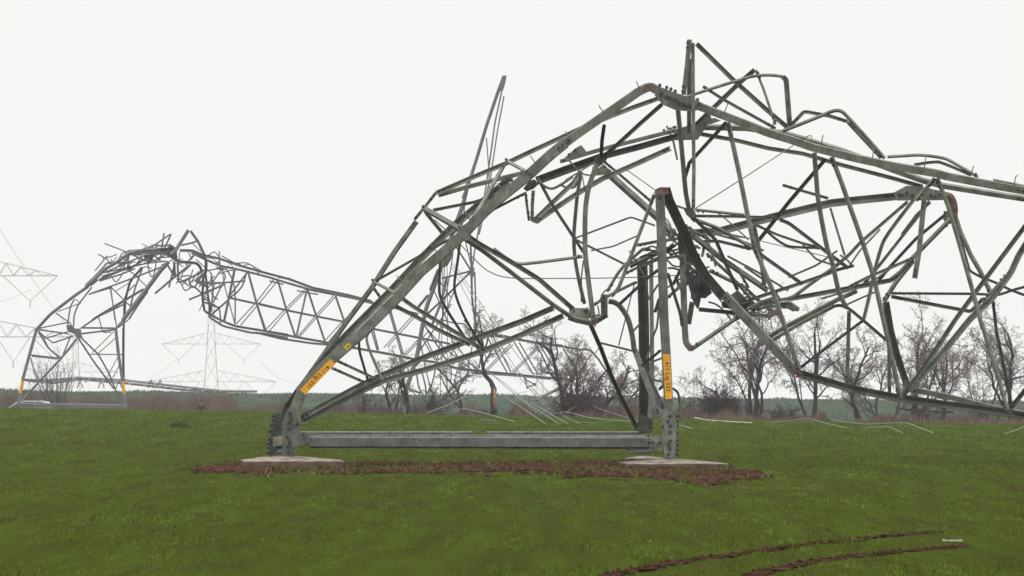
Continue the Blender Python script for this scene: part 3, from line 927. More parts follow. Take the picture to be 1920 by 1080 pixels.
def ground_material():
    m = bpy.data.materials.new("field_ground")
    m.use_nodes = True
    n, l = m.node_tree.nodes, m.node_tree.links
    b = n['Principled BSDF']
    b.inputs['Roughness'].default_value = 0.95
    b.inputs['Specular IOR Level'].default_value = 0.0
    geo = n.new('ShaderNodeNewGeometry')
    t1 = n.new('ShaderNodeTexNoise'); t1.inputs['Scale'].default_value = 3.0; t1.inputs['Detail'].default_value = 8
    t2 = n.new('ShaderNodeTexNoise'); t2.inputs['Scale'].default_value = 0.02; t2.inputs['Detail'].default_value = 6
    mp = n.new('ShaderNodeMapping'); mp.inputs['Scale'].default_value = (1.0, 0.08, 1.0)
    l.new(geo.outputs['Position'], mp.inputs['Vector'])
    l.new(mp.outputs['Vector'], t1.inputs['Vector'])
    l.new(mp.outputs['Vector'], t2.inputs['Vector'])
    r1 = n.new('ShaderNodeValToRGB')
    r1.color_ramp.elements[0].position = .35; r1.color_ramp.elements[0].color = (.038, .042, .008, 1)
    r1.color_ramp.elements[1].position = .70; r1.color_ramp.elements[1].color = (.048, .068, .009, 1)
    l.new(t1.outputs['Fac'], r1.inputs['Fac'])
    # the far winter crop is a darker, bluer green
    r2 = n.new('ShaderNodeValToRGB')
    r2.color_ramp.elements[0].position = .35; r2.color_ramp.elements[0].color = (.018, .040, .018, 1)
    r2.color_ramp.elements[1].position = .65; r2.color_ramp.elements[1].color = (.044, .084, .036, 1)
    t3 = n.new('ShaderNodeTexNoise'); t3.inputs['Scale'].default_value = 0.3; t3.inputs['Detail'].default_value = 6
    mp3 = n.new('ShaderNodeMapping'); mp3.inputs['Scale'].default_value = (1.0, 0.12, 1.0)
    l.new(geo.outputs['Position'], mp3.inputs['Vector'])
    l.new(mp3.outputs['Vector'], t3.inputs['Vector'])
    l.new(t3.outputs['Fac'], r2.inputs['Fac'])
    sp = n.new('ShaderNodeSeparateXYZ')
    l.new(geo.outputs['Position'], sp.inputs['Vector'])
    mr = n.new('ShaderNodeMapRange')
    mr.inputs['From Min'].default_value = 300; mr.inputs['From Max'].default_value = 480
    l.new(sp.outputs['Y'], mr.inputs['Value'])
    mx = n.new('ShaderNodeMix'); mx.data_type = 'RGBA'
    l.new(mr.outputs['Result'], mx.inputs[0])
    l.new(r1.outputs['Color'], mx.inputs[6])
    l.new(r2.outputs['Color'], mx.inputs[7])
    mx2 = n.new('ShaderNodeMix'); mx2.data_type = 'RGBA'; mx2.blend_type = 'MULTIPLY'
    mx2.inputs[0].default_value = 0.5
    r4 = n.new('ShaderNodeValToRGB')
    r4.color_ramp.elements[0].position = .3; r4.color_ramp.elements[0].color = (.6, .6, .6, 1)
    r4.color_ramp.elements[1].position = .7; r4.color_ramp.elements[1].color = (1.2, 1.2, 1.1, 1)
    l.new(t2.outputs['Fac'], r4.inputs['Fac'])
    l.new(mx.outputs[2], mx2.inputs[6])
    l.new(r4.outputs['Color'], mx2.inputs[7])
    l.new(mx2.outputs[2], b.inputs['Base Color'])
    return m


def build_ground():
    ys = np.concatenate([np.arange(-30, 36, 6), np.arange(36, 120, 1.0), np.arange(120, 330, 2.5), np.arange(330, 600, 8), np.arange(600, 880, 5), np.arange(880, 1560, 40)])
    xs = np.concatenate([np.arange(-600, -60, 30), np.arange(-60, 60, 1.5), np.arange(60, 601, 30)])
    X, Y = np.meshgrid(xs, ys)
    Z = ground_z(X, Y)
    rs = np.random.RandomState(3)
    Z = Z + rs.uniform(-1, 1, Z.shape) * np.where(Y > 590, 0.28, 0.012)
    Z = np.minimum(Z, np.where((np.hypot(X - 0, Y - 103) < 3), Z, Z))
    nx, ny = len(xs), len(ys)
    V = np.stack([X, Y, Z], -1).reshape(-1, 3)
    idx = np.arange(nx * ny).reshape(ny, nx)
    F = np.stack([idx[:-1, :-1], idx[:-1, 1:], idx[1:, 1:], idx[1:, :-1]], -1).reshape(-1, 4)
    me = bpy.data.meshes.new("ground")
    me.from_pydata(V.tolist(), [], F.tolist())
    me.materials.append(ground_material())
    for p in me.polygons:
        p.use_smooth = True
    o = bpy.data.objects.new("ground", me)
    COL.objects.link(o)
    tag(o, "wide green field of young winter crop with a darker rise behind", kind="structure")


build_ground()

# bare soil round the tower feet and the wheel ruts, as functions so that the crop leaves them free
_rs = np.random.RandomState(11)
RUTS = [[(0.05, 40.0), (0.4, 42.1), (1.0, 45.0), (1.72, 47.9), (2.96, 52.0), (4.75, 56.2)],
        [(1.2, 40.2), (1.91, 43.2), (3.03, 48.0), (3.92, 50.3), (4.6, 51.8)],
        [(-12, 130.5), (-9, 132), (-5.5, 133.5), (-2.0, 134)]]
RUT_W = [0.085, 0.08, 0.30]


def vnoise(x, y, s, seed):
    """Smooth value noise on arrays."""
    r = np.random.RandomState(seed).uniform(-1, 1, (509, 509))
    u, v = np.asarray(x) * s + 31.7, np.asarray(y) * s + 17.3
    i, j = np.floor(u).astype(int), np.floor(v).astype(int)
    fu, fv = u - i, v - j
    fu, fv = fu * fu * (3 - 2 * fu), fv * fv * (3 - 2 * fv)
    g = lambda a, b: r[a % 509, b % 509]
    return (g(i, j) * (1 - fu) + g(i + 1, j) * fu) * (1 - fv) + (g(i, j + 1) * (1 - fu) + g(i + 1, j + 1) * fu) * fv


def soil_level(x, y):
    """> 0 inside the bare patch round the tower feet."""
    x = np.asarray(x, float); y = np.asarray(y, float)
    el = lambda cx, cy, rx, ry: 1 - np.sqrt(((x - cx) / rx) ** 2 + ((y - cy) / ry) ** 2)
    e = np.maximum.reduce([el(-0.6, 100.5, 4.2, 5.2), el(3.2, 93.5, 2.9, 9.0), el(-5.2, 98.5, 2.2, 6.0), el(-1.0, 96.5, 4.0, 3.2)])
    return e * 0.95 - 0.06 - 2.0 * np.clip(x - 4.35, 0, 2) - 1.2 * np.clip(-5.7 - x, 0, 2) + vnoise(x, y * 0.16, 1.3, 1) * 0.42 + vnoise(x, y * 0.3, 3.6, 2) * 0.42


def rut_dist(x, y):
    best = np.full(np.shape(x), 9.0)
    for pl, w in zip(RUTS, RUT_W):
        for (ax, ay), (bx, by) in zip(pl, pl[1:]):
            dx, dy = bx - ax, by - ay
            t = np.clip(((x - ax) * dx + (y - ay) * dy) / (dx * dx + dy * dy), 0, 1)
            best = np.minimum(best, np.hypot(x - ax - t * dx, y - ay - t * dy) / w)
    return best


M_SOIL = material("bare_reddish_soil", (0.018, 0.0075, 0.0055), 0.95, 0.4, 7.0, col2=(0.078, 0.035, 0.025), bump=0.8, spec=0.0)


def build_soil():
    xs = np.arange(-7.2, 7.2, 0.075)
    ys = np.arange(80, 116, 0.2)
    X, Y = np.meshgrid(xs, ys)
    lv = soil_level(X, Y)
    Z = ground_z(X, Y) + 0.012 + np.clip(lv, 0, .6) * 0.02 + (vnoise(X, Y, 3.1, 4) * .02 + vnoise(X, Y, 7.3, 5) * .016 + _rs.uniform(-.008, .008, X.shape)) * np.clip(lv * 3, 0, 1)
    Z += np.where(vnoise(X, Y, 2.2, 8) > .45, .03, 0) * np.clip(lv * 2, 0, 1)
    keep = lv > 0
    nx = len(xs)
    idx = np.arange(X.size).reshape(X.shape)
    q = keep[:-1, :-1] & keep[:-1, 1:] & keep[1:, 1:] & keep[1:, :-1]
    F = np.stack([idx[:-1, :-1], idx[:-1, 1:], idx[1:, 1:], idx[1:, :-1]], -1)[q]
    used = np.unique(F)
    mp = -np.ones(X.size, int)
    mp[used] = np.arange(len(used))
    V = np.stack([X, Y, Z], -1).reshape(-1, 3)[used]
    o = mesh_obj("bare_soil", V.tolist(), mp[F].tolist(), M_SOIL, smooth=True)
    tag(o, "patch of bare reddish soil between and before the tower feet", kind="structure")
    for k, (pl, w) in enumerate(zip(RUTS, RUT_W)):
        pts = catmull([Vector((x, y, 0)) for x, y in pl], 14)
        rows = []
        for i, p in enumerate(pts):
            tdir = (pts[min(i + 1, len(pts) - 1)] - pts[max(i - 1, 0)]).normalized()
            nrm = Vector((-tdir.y, tdir.x, 0))
            row = []
            for j, f in enumerate((-1, -.6, -.2, .2, .6, 1)):
                e = w * 1.3 * f * (1 + (0.45 * _rs.uniform(-1, 1) if abs(f) == 1 else 0))
                c = p + nrm * e
                zz = gz(c.x, c.y) + (0.010 if abs(f) == 1 else 0.012 + _rs.uniform(0, .007))
                row.append(Vector((c.x, c.y, zz)))
            rows.append(row)
        V = [v for r in rows for v in r]
        F = [(i * 6 + j, i * 6 + j + 1, (i + 1) * 6 + j + 1, (i + 1) * 6 + j) for i in range(len(rows) - 1) for j in range(5) if _rs.uniform() < (.85 if 0 < j < 4 else .6) - .3 * (i > len(rows) * .7)]
        o = mesh_obj("tyre_rut", V, F, M_SOIL, smooth=True)
        tag(o, ["nearer muddy tyre rut curving through the crop at the lower right", "farther muddy tyre rut curving through the crop at the lower right", "faint muddy strip across the field behind the left leg"][k], kind="structure")


build_soil()


# ------------------------------------------------------------------ young crop (uncountable), dry stalks, weeds
def grass_material(name, c1, c2, c3, s_big=1.2, s_small=11.0):
    m = bpy.data.materials.new(name)
    m.use_nodes = True
    n, l = m.node_tree.nodes, m.node_tree.links
    b = n['Principled BSDF']
    b.inputs['Roughness'].default_value = 0.65
    b.inputs['Specular IOR Level'].default_value = 0.0
    geo = n.new('ShaderNodeNewGeometry')
    mp = n.new('ShaderNodeMapping'); mp.inputs['Scale'].default_value = (1.0, 0.06, 0.3)
    l.new(geo.outputs['Position'], mp.inputs['Vector'])
    t1 = n.new('ShaderNodeTexNoise'); t1.inputs['Scale'].default_value = s_small; t1.inputs['Detail'].default_value = 4
    t2 = n.new('ShaderNodeTexNoise'); t2.inputs['Scale'].default_value = s_big; t2.inputs['Detail'].default_value = 5
    l.new(mp.outputs['Vector'], t1.inputs['Vector'])
    l.new(mp.outputs['Vector'], t2.inputs['Vector'])
    ad = n.new('ShaderNodeMath'); ad.operation = 'ADD'
    l.new(t1.outputs['Fac'], ad.inputs[0])
    l.new(t2.outputs['Fac'], ad.inputs[1])
    at = n.new('ShaderNodeAttribute'); at.attribute_name = "shade"
    ad2 = n.new('ShaderNodeMath'); ad2.operation = 'MULTIPLY_ADD'
    ad2.inputs[1].default_value = 0.65
    l.new(at.outputs['Fac'], ad2.inputs[0])
    l.new(ad.outputs['Value'], ad2.inputs[2])
    mr = n.new('ShaderNodeMapRange'); mr.inputs['From Min'].default_value = 0.9; mr.inputs['From Max'].default_value = 1.72
    l.new(ad2.outputs['Value'], mr.inputs['Value'])
    r = n.new('ShaderNodeValToRGB')
    r.color_ramp.elements[0].color = (*c1, 1)
    r.color_ramp.elements[1].color = (*c3, 1)
    e = r.color_ramp.elements.new(0.5); e.color = (*c2, 1)
    l.new(mr.outputs['Result'], r.inputs['Fac'])
    l.new(r.outputs['Color'], b.inputs['Base Color'])
    return m


def blades(name, X, Y, H, W, lean, mat, seed, kind="stuff", label=None):
    rs = np.random.RandomState(seed)
    n = len(X)
    Z = ground_z(X, Y) - 0.01
    a = rs.uniform(0, np.pi, n)
    ux, uy = np.cos(a) * W / 2, np.sin(a) * W / 2
    la = rs.uniform(0, 2 * np.pi, n)
    ll = H * lean * rs.uniform(0.2, 1, n)
    V = np.empty((n, 3, 3))
    V[:, 0] = np.stack([X - ux, Y - uy, Z], -1)
    V[:, 1] = np.stack([X + ux, Y + uy, Z], -1)
    V[:, 2] = np.stack([X + np.cos(la) * ll, Y + np.sin(la) * ll, Z + H], -1)
    o = tri_obj(name, V, mat)
    at = o.data.attributes.new("shade", 'FLOAT', 'POINT')
    at.data.foreach_set("value", np.repeat(rs.uniform(0, 1, n), 3).astype(np.float32))
    tag(o, label, kind=kind)
    return o


M_GRASS = grass_material("young_crop", (0.058, 0.046, 0.012), (0.082, 0.134, 0.008), (0.185, 0.255, 0.050))
M_STRAW = grass_material("dry_straw", (0.11, 0.065, 0.04), (0.22, 0.15, 0.08), (0.40, 0.32, 0.20))
M_WEED = grass_material("dead_brown_weeds", (0.062, 0.039, 0.037), (0.125, 0.080, 0.072), (0.23, 0.16, 0.13), s_big=0.05, s_small=0.7)


def build_crop():
    rs = np.random.RandomState(21)
    y0, y1 = 37.0, 232.0
    N = 850000
    # drawn with density ~ 1/depth in the wedge the camera could see
    y = rs.uniform(y0, y1, N)
    half = y * 0.122 + 1.0
    x = rs.uniform(-1, 1, N) * half
    keep = rs.uniform(0, 1, N) < np.clip(half / y * 8.5, 0, 1)
    x, y = x[keep], y[keep]
    tuft = vnoise(x, y * .08, 12.0, 31) * .5 + vnoise(x, y * .09, 5.0, 34) * .42 + vnoise(x, y * .12, 0.7, 32) * .16
    sl = soil_level(x, y)
    bare = np.where(sl > 0.0, np.clip(1 - sl * 2.2, 0.2, 1), 1)
    rd = rut_dist(x, y)
    bare = np.minimum(bare, np.where(rd < 1.0, 0.5 + .4 * (vnoise(x, y, 1.5, 71) > .1), np.where(rd < 1.6, 0.6, 1)))
    slab = ((np.abs(x + 4.34) < 1.08) & (np.abs(y - 100.3) < 1.1)) | ((np.abs(x - 3.18) < 1.08) & (np.abs(y - 100.3) < 1.1))
    k = (rs.uniform(0, 1, len(x)) < bare * np.clip(0.62 + tuft * 1.6, 0.04, 1)) & ~slab
    x, y, tuft = x[k], y[k], tuft[k]
    sc = 0.7 + y / 150.0
    H = (0.018 + 0.024 * rs.uniform(0, 1, len(x)) + 0.018 * np.clip(tuft, 0, 1)) * (1 + 1.0 * sst(80, 190, y))
    W = 0.008 * sc * rs.uniform(.6, 1.5, len(x))
    blades("grass", x, y, H, W, 0.8, M_GRASS, 22, label="short green blades of young winter crop covering the field")
    # dry stalks between and before the feet
    N = 12000
    x = rs.uniform(-6.8, 6.0, N); y = rs.uniform(82, 110, N)
    sl = soil_level(x, y)
    k = (sl > -.12) & (vnoise(x, y * .4, 1.3, 41) + rs.uniform(-.6, .6, N) > 0.15)
    slab = ((np.abs(x + 4.34) < 1.0) & (np.abs(y - 100.3) < 1.05)) | ((np.abs(x - 3.18) < 1.0) & (np.abs(y - 100.3) < 1.05))
    k &= ~slab
    x, y = x[k], y[k]
    H = rs.uniform(.03, .12, len(x)) + (rs.uniform(0, 1, len(x)) > .985) * rs.uniform(.1, .25, len(x))
    blades("dry_straw", x, y, H, rs.uniform(.008, .018, len(x)), 1.4, M_STRAW, 42, label="dry straw stubble on the bare soil by the feet")
    # clods of turned earth on the patch and along the ruts
    N = 5200
    x = rs.uniform(-6.6, 5.8, N); y = rs.uniform(84, 109, N)
    sl = soil_level(x, y)
    k = (sl > .02) & ~(((np.abs(x + 4.34) < 1.0) & (np.abs(y - 100.3) < 1.05)) | ((np.abs(x - 3.18) < 1.0) & (np.abs(y - 100.3) < 1.05)))
    pts = list(zip(x[k], y[k], rs.uniform(.012, .055, k.sum())))
    for pl, w in zip(RUTS[:2], RUT_W):
        q = catmull([Vector((a, b, 0)) for a, b in pl], 40)
        for i in range(420):
            p = q[rs.randint(len(q))]
            pts.append((p.x + rs.normal(0, w * .8), p.y + rs.normal(0, w), rs.uniform(.008, .028)))
    base = np.array([(1, 0, 0), (-1, 0, 0), (0, 1, 0), (0, -1, 0), (0, 0, 1), (0, 0, -.4)], float)
    tri = [(0, 2, 4), (2, 1, 4), (1, 3, 4), (3, 0, 4), (2, 0, 5), (1, 2, 5), (3, 1, 5), (0, 3, 5)]
    V = np.empty((len(pts), 8, 3, 3))
    for i, (a, b, r) in enumerate(pts):
        o8 = base * r * rs.uniform(.5, 1.3, (6, 1)) + rs.normal(0, r * .2, (6, 3))
        o8 = o8 * (1.3, 1.3, .8) + (a, b, gz(a, b) + .012 + r * .1)
        V[i] = o8[np.array(tri)]
    tag(tri_obj("earth_clods", V.reshape(-1, 3, 3), M_SOIL), "dark reddish clods of earth round the feet and along the ruts", kind="stuff")
    # greener weeds on the soil patch
    N = 22000
    x = rs.uniform(-7, 6.2, N); y = rs.uniform(82, 114, N)
    sl = soil_level(x, y)
    k = (sl > 0) & (vnoise(x, y * .12, 2.4, 43) > 0.05)
    k &= ~(((np.abs(x + 4.34) < 1.0) & (np.abs(y - 100.3) < 1.05)) | ((np.abs(x - 3.18) < 1.0) & (np.abs(y - 100.3) < 1.05)))
    x, y = x[k], y[k]
    blades("weeds", x, y, rs.uniform(.03, .13, len(x)), rs.uniform(.012, .03, len(x)), 0.9, M_GRASS, 44, label="green weeds sprouting on the bare soil patch")
    # brown weedy strip behind the crest: far on the left, near on the right
    N = 70000
    px = rs.uniform(-60, 1990, N)
    t = np.clip((px - 150) / 560, 0, 1)
    yy = 400 + (240 - 400) * t * t * (3 - 2 * t) + rs.normal(0, 1, N) * (5 + 3 * (1 - t))
    xx = (px - 960) / FPX * yy
    cl = vnoise(px / 40.0, yy * 0.03, 1.0, 51)
    H = np.clip(0.55 + 0.55 * cl + 0.5 * vnoise(px / 9.0, yy * .1, 1.0, 52), 0.1, 2.0) * rs.uniform(.45, 1.0, N) * (1.15 - 0.25 * t)
    H = np.where(px < 560, H * 1.3 + 1.15, H)
    H = np.where(px > 1230, H * .72, H)
    H = np.where((px > 430) & (px < 620), H * .7, H)
    blades("dead_weeds", xx, yy, H, rs.uniform(.02, .06, N), 0.45, M_WEED, 53, label="reddish brown dead weeds along the field edge")
    # uneven plants of the far crop on the rise, with their ragged top edge
    N = 60000
    yy = rs.uniform(640, 862, N)
    px = rs.uniform(-60, 1980, N)
    xx = (px - 960) / FPX * yy
    H = rs.uniform(.15, .55, N) * (1 + .7 * vnoise(xx, yy * .2, .25, 61))
    blades("far_crop", xx, yy, np.clip(H, .1, 2), rs.uniform(.3, .9, N), .6, grass_material("far_winter_crop", (.014, .036, .017), (.035, .072, .031), (.068, .118, .055), .02, .2), 62, label="dark green winter crop on the far rise")


build_crop()
# ------------------------------------------------------------------ the second collapsed tower, farther along the line
TOWER2_BARS = """
# 0 540 4.5
L 6.5 o10 360 : 146,1075 190,780 250,560 310,345
L 6.5 o15 360 : 310,348 420,225 620,72 745,-15
L 6.5 o10 360 : 1064,1075 1040,820 1000,560 977,345
L 5 i66 368 K : 1046,960 1040,600 1042,335
H 8 o5 360 : 150,990 600,995 1062,1000
H 3 o5 368 : 160,974 1045,986
B 3 i60 364 : 320,352 580,386
B 2.6 i40 364 : 330,340 570,291
B 3.6 i55 364 : 690,386 980,350
B 3.6 i55 362 : 680,336 985,340
B 2.6 i40 364 : 400,420 570,370
B 3 i40 364 : 450,462 615,408
B 2.6 i60 362 : 325,362 380,432
B 2.6 i60 363 : 320,370 450,466
V 2.8 i50 362 : 325,375 400,500 500,590
V 2.2 o30 363 : 345,378 415,512 512,586
B 3 i60 361 : 262,566 500,592
B 2.6 o40 362 : 268,576 490,599
B 3 i40 363 : 600,400 520,592
B 4.6 o20 361 : 648,430 510,600 330,790 185,955
B 3.6 i50 363 : 665,430 790,620 960,850
V 3.4 i60 364 : 690,425 830,560 920,720 970,850 1030,972
B 2.4 o30 366 : 760,558 1035,562
B 2 o30 366 : 780,545 960,368
B 2 o30 366 : 828,552 978,420
V 2.4 i60 362 : 260,590 290,710 322,782
B 2.2 i60 364 : 200,770 330,786
B 2.2 i60 364 : 210,782 320,796
V 3 i60 362 ~ : 572,312 590,180 610,125 632,92
V 3.2 i60 362 ~ : 622,325 625,240 640,190 670,130 775,-8
B 2.4 i50 362 : 470,210 600,302
B 2.4 o40 362 : 490,198 680,126
B 2 o40 362 : 640,95 682,132
V 3.6 i60 363 : 700,328 830,240 1055,108
B 2.4 o30 364 : 830,240 870,378 940,370
B 3 i50 362 : 750,52 935,0
B 2.6 o20 363 : 930,0 985,332
B 2.4 i50 364 : 832,242 1050,138
L 5 o40 361 : 980,342 1085,215
L 4.2 i60 366 K : 1044,335 1050,100 1082,15
B 3 o20 364 : 1000,332 1082,268
B 1.8 o30 368 : 1000,570 900,760
B 1.8 o30 368 : 1012,640 950,760
# 160 420 6
L 6.8 o20 360 : 0,716 120,608 230,500 340,440 500,325 680,300 850,280 975,300
V 4 o40 361 ~ : 0,690 110,585 200,490 250,440 370,420 480,310 520,300 680,285 760,240 870,245 965,232
V 2.6 o40 362 : 215,218 480,320
V 2.6 o40 362 : 372,402 420,320 492,305
B 4 i60 363 : 460,400 512,330 602,350
L 5 i50 365 : 150,632 430,510 540,480 660,400 830,330 965,340
X 3.2 i50 363 : 150,560 480,490 700,440 900,418
X 3.2 i50 364 : 160,642 420,560 560,500
X 3 i50 362 : 230,540 600,380 800,300
X 3 o40 363 : 180,590 350,540 520,500
V 2.4 i60 362 ~ : 235,520 300,600 340,650 380,620 430,540
X 2.4 i50 363 : 370,440 450,500 590,590
X 2.6 i50 362 : 500,320 470,500
X 3.2 i60 363 : 510,340 700,420 850,400
X 3 o40 362 : 560,470 640,360 760,320
X 3.4 i60 362 : 600,350 760,300 900,330
X 3 i60 363 : 720,320 820,390 900,350
X 2.6 o30 363 : 690,300 840,410
X 3.6 o45 361 : 38,792 500,622 905,465
X 5 i50 363 : 78,1082 140,1040 440,860 655,733
X 2.8 i50 365 : 150,1030 445,898
X 2.8 o20 364 : 284,708 335,1082
X 2.6 i50 364 : 286,708 555,972
X 1.9 o40 364 : 348,752 482,668
L 9 o35 360 : 420,1084 520,950 700,720 840,530 935,425
L 5 i66 365 K : 436,1084 450,850 500,660 530,612 642,488
X 3.4 i50 364 : 508,925 560,720 642,498
X 2.2 o20 363 : 580,600 692,702
X 4.2 i60 362 : 488,1074 600,900 702,758
X 2.6 o40 363 : 470,770 560,680
V 3.6 o45 360 : 698,292 970,105 910,230 830,402
X 3.4 i40 361 : 886,102 850,332
L 7 o40 358 : 955,342 1000,320 1160,68
L 5.6 i45 358 : 1183,78 1270,200 1335,340
L 5.6 i60 358 K : 1333,338 1365,440 1350,552
X 3.8 i50 359 : 1080,240 1210,210 1262,188
X 2 o30 359 : 1210,222 1302,312
L 6 i40 358 : 1060,298 1200,300 1340,360 1445,382
L 5 i50 360 : 1200,312 1330,390 1445,440
L 6 i55 357 K : 1000,398 1060,425 1250,440 1290,480 1312,540
X 4.4 i45 357 : 1180,458 1000,600 785,782
X 3.6 i60 359 : 1010,430 965,610 940,714
X 5 i60 359 K : 1000,438 1008,602
X 4 i60 359 : 918,450 1003,592
V 4 i50 357 ~ : 1038,425 1042,540 1045,620 1068,652 1180,605 1315,538
V 2.8 o30 358 : 1060,612 1120,662 1190,718 1242,702
V 2.6 i50 358 : 1070,660 1120,756 1192,714
V 3.6 i60 357 ~ : 1170,620 1182,685 1250,725 1335,812
X 2.4 o40 358 : 1160,318 1202,402
X 2.2 o40 358 : 1060,318 1055,412
X 4 i50 356 : 1236,642 1445,672
X 4 i50 356 : 1250,652 1380,712
X 4 i45 355 : 1165,852 1445,738
X 3.4 i60 356 : 1310,588 1230,712
V 7 i60 360 K : 660,372 760,362 700,445
V 2.6 o30 361 ~ : 700,448 718,530 740,590 770,570 800,418
X 8 i60 360 K : 470,492 525,500
X 10 i60 359 K : 830,300 975,290
X 10 i70 359 K : 920,330 1030,390
# 300 420 4.909
L 5 i40 356 : 420,290 550,320 720,380 930,440 1178,505
L 4.6 i50 362 : 290,265 400,320 550,385 730,420 1000,490 1178,545
X 2.4 o40 356 : 440,291 500,250 562,322
X 2.6 o20 357 : 545,248 552,382
X 2.6 o40 356 : 568,293 660,345 702,362
X 2.6 o40 355 : 700,360 795,354 932,432
X 2.2 o30 357 : 770,380 840,370 922,472
L 5 i60 355 K : 420,330 425,440 400,472 390,680 410,800
L 5 i45 354 : 410,800 470,840 590,900 690,940 960,985 1178,1020
L 4.6 i60 358 K : 418,450 440,650 460,780 458,862
L 4.4 i50 358 : 460,862 580,940 830,1000 970,1010 1178,1050
L 4.4 i45 350 : 635,678 890,735 1165,795 1180,798
X 5 i60 352 : 685,428 635,680 588,902
X 4 i50 354 : 470,838 640,690
X 4.4 i45 352 : 808,430 890,735 970,972
X 3.4 i45 355 : 800,450 640,662
V 3.4 i50 354 : 797,448 760,570 710,630 650,672
X 3.4 i40 354 : 328,532 450,550 785,525
X 4 i60 356 : 330,532 392,460
X 4 o40 356 : 410,630 540,580 602,550
V 3.2 i60 356 : 470,448 490,600 470,802
V 2.2 o40 357 : 332,325 460,440 480,482
V 3 i50 355 ~ : 482,540 515,490 560,420 545,370 540,338
V 3 i50 355 ~ : 552,400 600,480 580,540 490,722
X 2.4 o30 356 : 570,420 600,590 690,922
V 3 i50 355 ~ : 600,400 660,500 690,630 690,922
V 3.2 i60 355 : 398,680 550,780 558,912
X 4 i60 355 : 410,720 545,772
X 3 i40 354 : 480,832 600,720
X 4 i60 356 : 330,530 430,572
C 2.4 o30 352 : 700,922 890,715 1050,508
C 2.4 o30 352 : 742,932 905,738 1085,520
X 3 i45 355 : 700,368 735,372 760,388
X 3 i45 356 : 520,345 530,375 560,400
X 3 i45 354 : 1085,490 1210,512
# 480 540 6
X 3 i45 349 : 150,-78 310,-40
X 3 i45 349 : 460,30 620,60 700,72
X 3 i45 351 : 270,570 400,592
L 5.4 i40 350 : 350,-108 640,0 1040,82 1300,150
L 4.6 i50 356 : 360,-54 640,28 1000,95 1320,165
L 4.4 i45 346 : -10,168 340,250 680,320 990,380
L 5 i45 350 : -5,465 440,550 820,618
L 4.4 i50 355 : -5,500 280,570 620,622 840,640
C 4.2 i45 348 : 246,-84 340,240 445,555
C 4.2 i45 348 : 5,170 98,472
C 2.2 o30 350 : 105,475 330,235 560,5
C 2.2 o30 350 : 150,485 350,250 572,20
C 4.2 o20 349 : 572,20 512,290 450,562
C 4.2 i45 348 : 578,10 680,320 772,592
C 2.2 o30 350 : 470,545 680,300 878,82
C 2.2 o30 350 : 488,552 700,310 900,92
C 4.2 i45 348 : 895,90 992,372
C 2.2 o30 350 : 775,592 975,375 1180,180
C 2.2 o30 350 : 815,605 990,400
# 660 560 4.5
L 4.6 i45 338 : 178,255 560,330 700,358 830,382
L 5.4 i45 340 : -5,412 300,465 550,516 700,536 900,592 1005,606
L 5 i45 332 : 995,604 1440,645
L 3.6 i50 345 : 1005,625 1440,655
L 4.4 i50 344 : 110,25 330,72 560,130
V 3 i40 335 : 760,178 850,205 950,212 990,268
L 4.6 i45 330 : 985,262 1060,275 1240,310 1445,352
L 3.4 i50 336 : 1060,290 1445,358
C 3 i45 338 : 325,98 435,475
C 3 i45 340 : 312,100 420,475
C 3 i45 338 : 165,270 212,435
C 3 i45 338 : 180,262 225,436
C 2.2 o30 340 : 270,412 505,150
C 2.2 o30 340 : 300,405 520,165
C 2.2 o30 338 : 450,482 645,275
C 2.2 o30 338 : 440,470 600,300
C 2.6 i45 336 : 600,345 700,520
C 2.6 i45 336 : 625,340 720,530
C 2.4 o30 336 : 700,540 860,395
C 2.4 i45 334 : 840,390 930,590
V 3.4 i60 335 ~ : 540,590 560,730 590,800 622,842
V 3.2 i60 335 ~ : 585,600 620,740 622,800
V 3 i60 335 ~ : 705,590 680,700 650,770 622,812
V 5 o30 336 ~ : 985,640 900,700 800,800 690,890
V 4 i50 338 ~ : 950,680 860,790 760,870 640,940
V 4 i60 334 : 430,740 580,800
C 2.4 o40 336 : 440,770 560,900
C 2.4 o40 336 : 480,760 660,920
C 2.6 i50 336 : 560,880 760,860
# 900 560 4.5
L 5 i45 318 : -5,615 250,637 500,662 770,682
L 3.6 i50 322 : -5,630 300,650 600,680
L 4.6 i45 316 : -5,298 100,312 300,342 500,377 680,402 870,432
L 3.4 i50 322 : -5,285 200,312 450,365 700,395
V 4 i45 314 : 870,430 930,432 1000,510 1090,652 1250,802
L 5.6 o40 312 : 782,686 700,740 570,805 465,858
C 2.8 i45 316 : 70,338 228,622
C 2.8 i45 318 : 110,320 262,622
C 2.8 i45 316 : 285,360 452,642
C 2.8 i45 318 : 330,368 492,642
C 2.8 i45 314 : 510,400 672,658
C 2.8 i45 316 : 550,402 692,662
C 2.2 o30 318 : 48,602 262,378
C 2.2 o30 318 : 60,610 280,388
C 2.2 o30 316 : 268,622 492,398
C 2.2 o30 316 : 284,628 500,410
C 2.2 o30 314 : 488,642 692,448
C 2.2 o30 314 : 505,650 700,460
C 2.2 o30 312 : 708,662 770,590
C 2.2 o30 312 : 720,668 800,600
V 3 i60 312 ~ : 700,420 760,520 790,600 800,690
V 3 i60 312 ~ : 820,420 830,520 850,640 830,780
"""

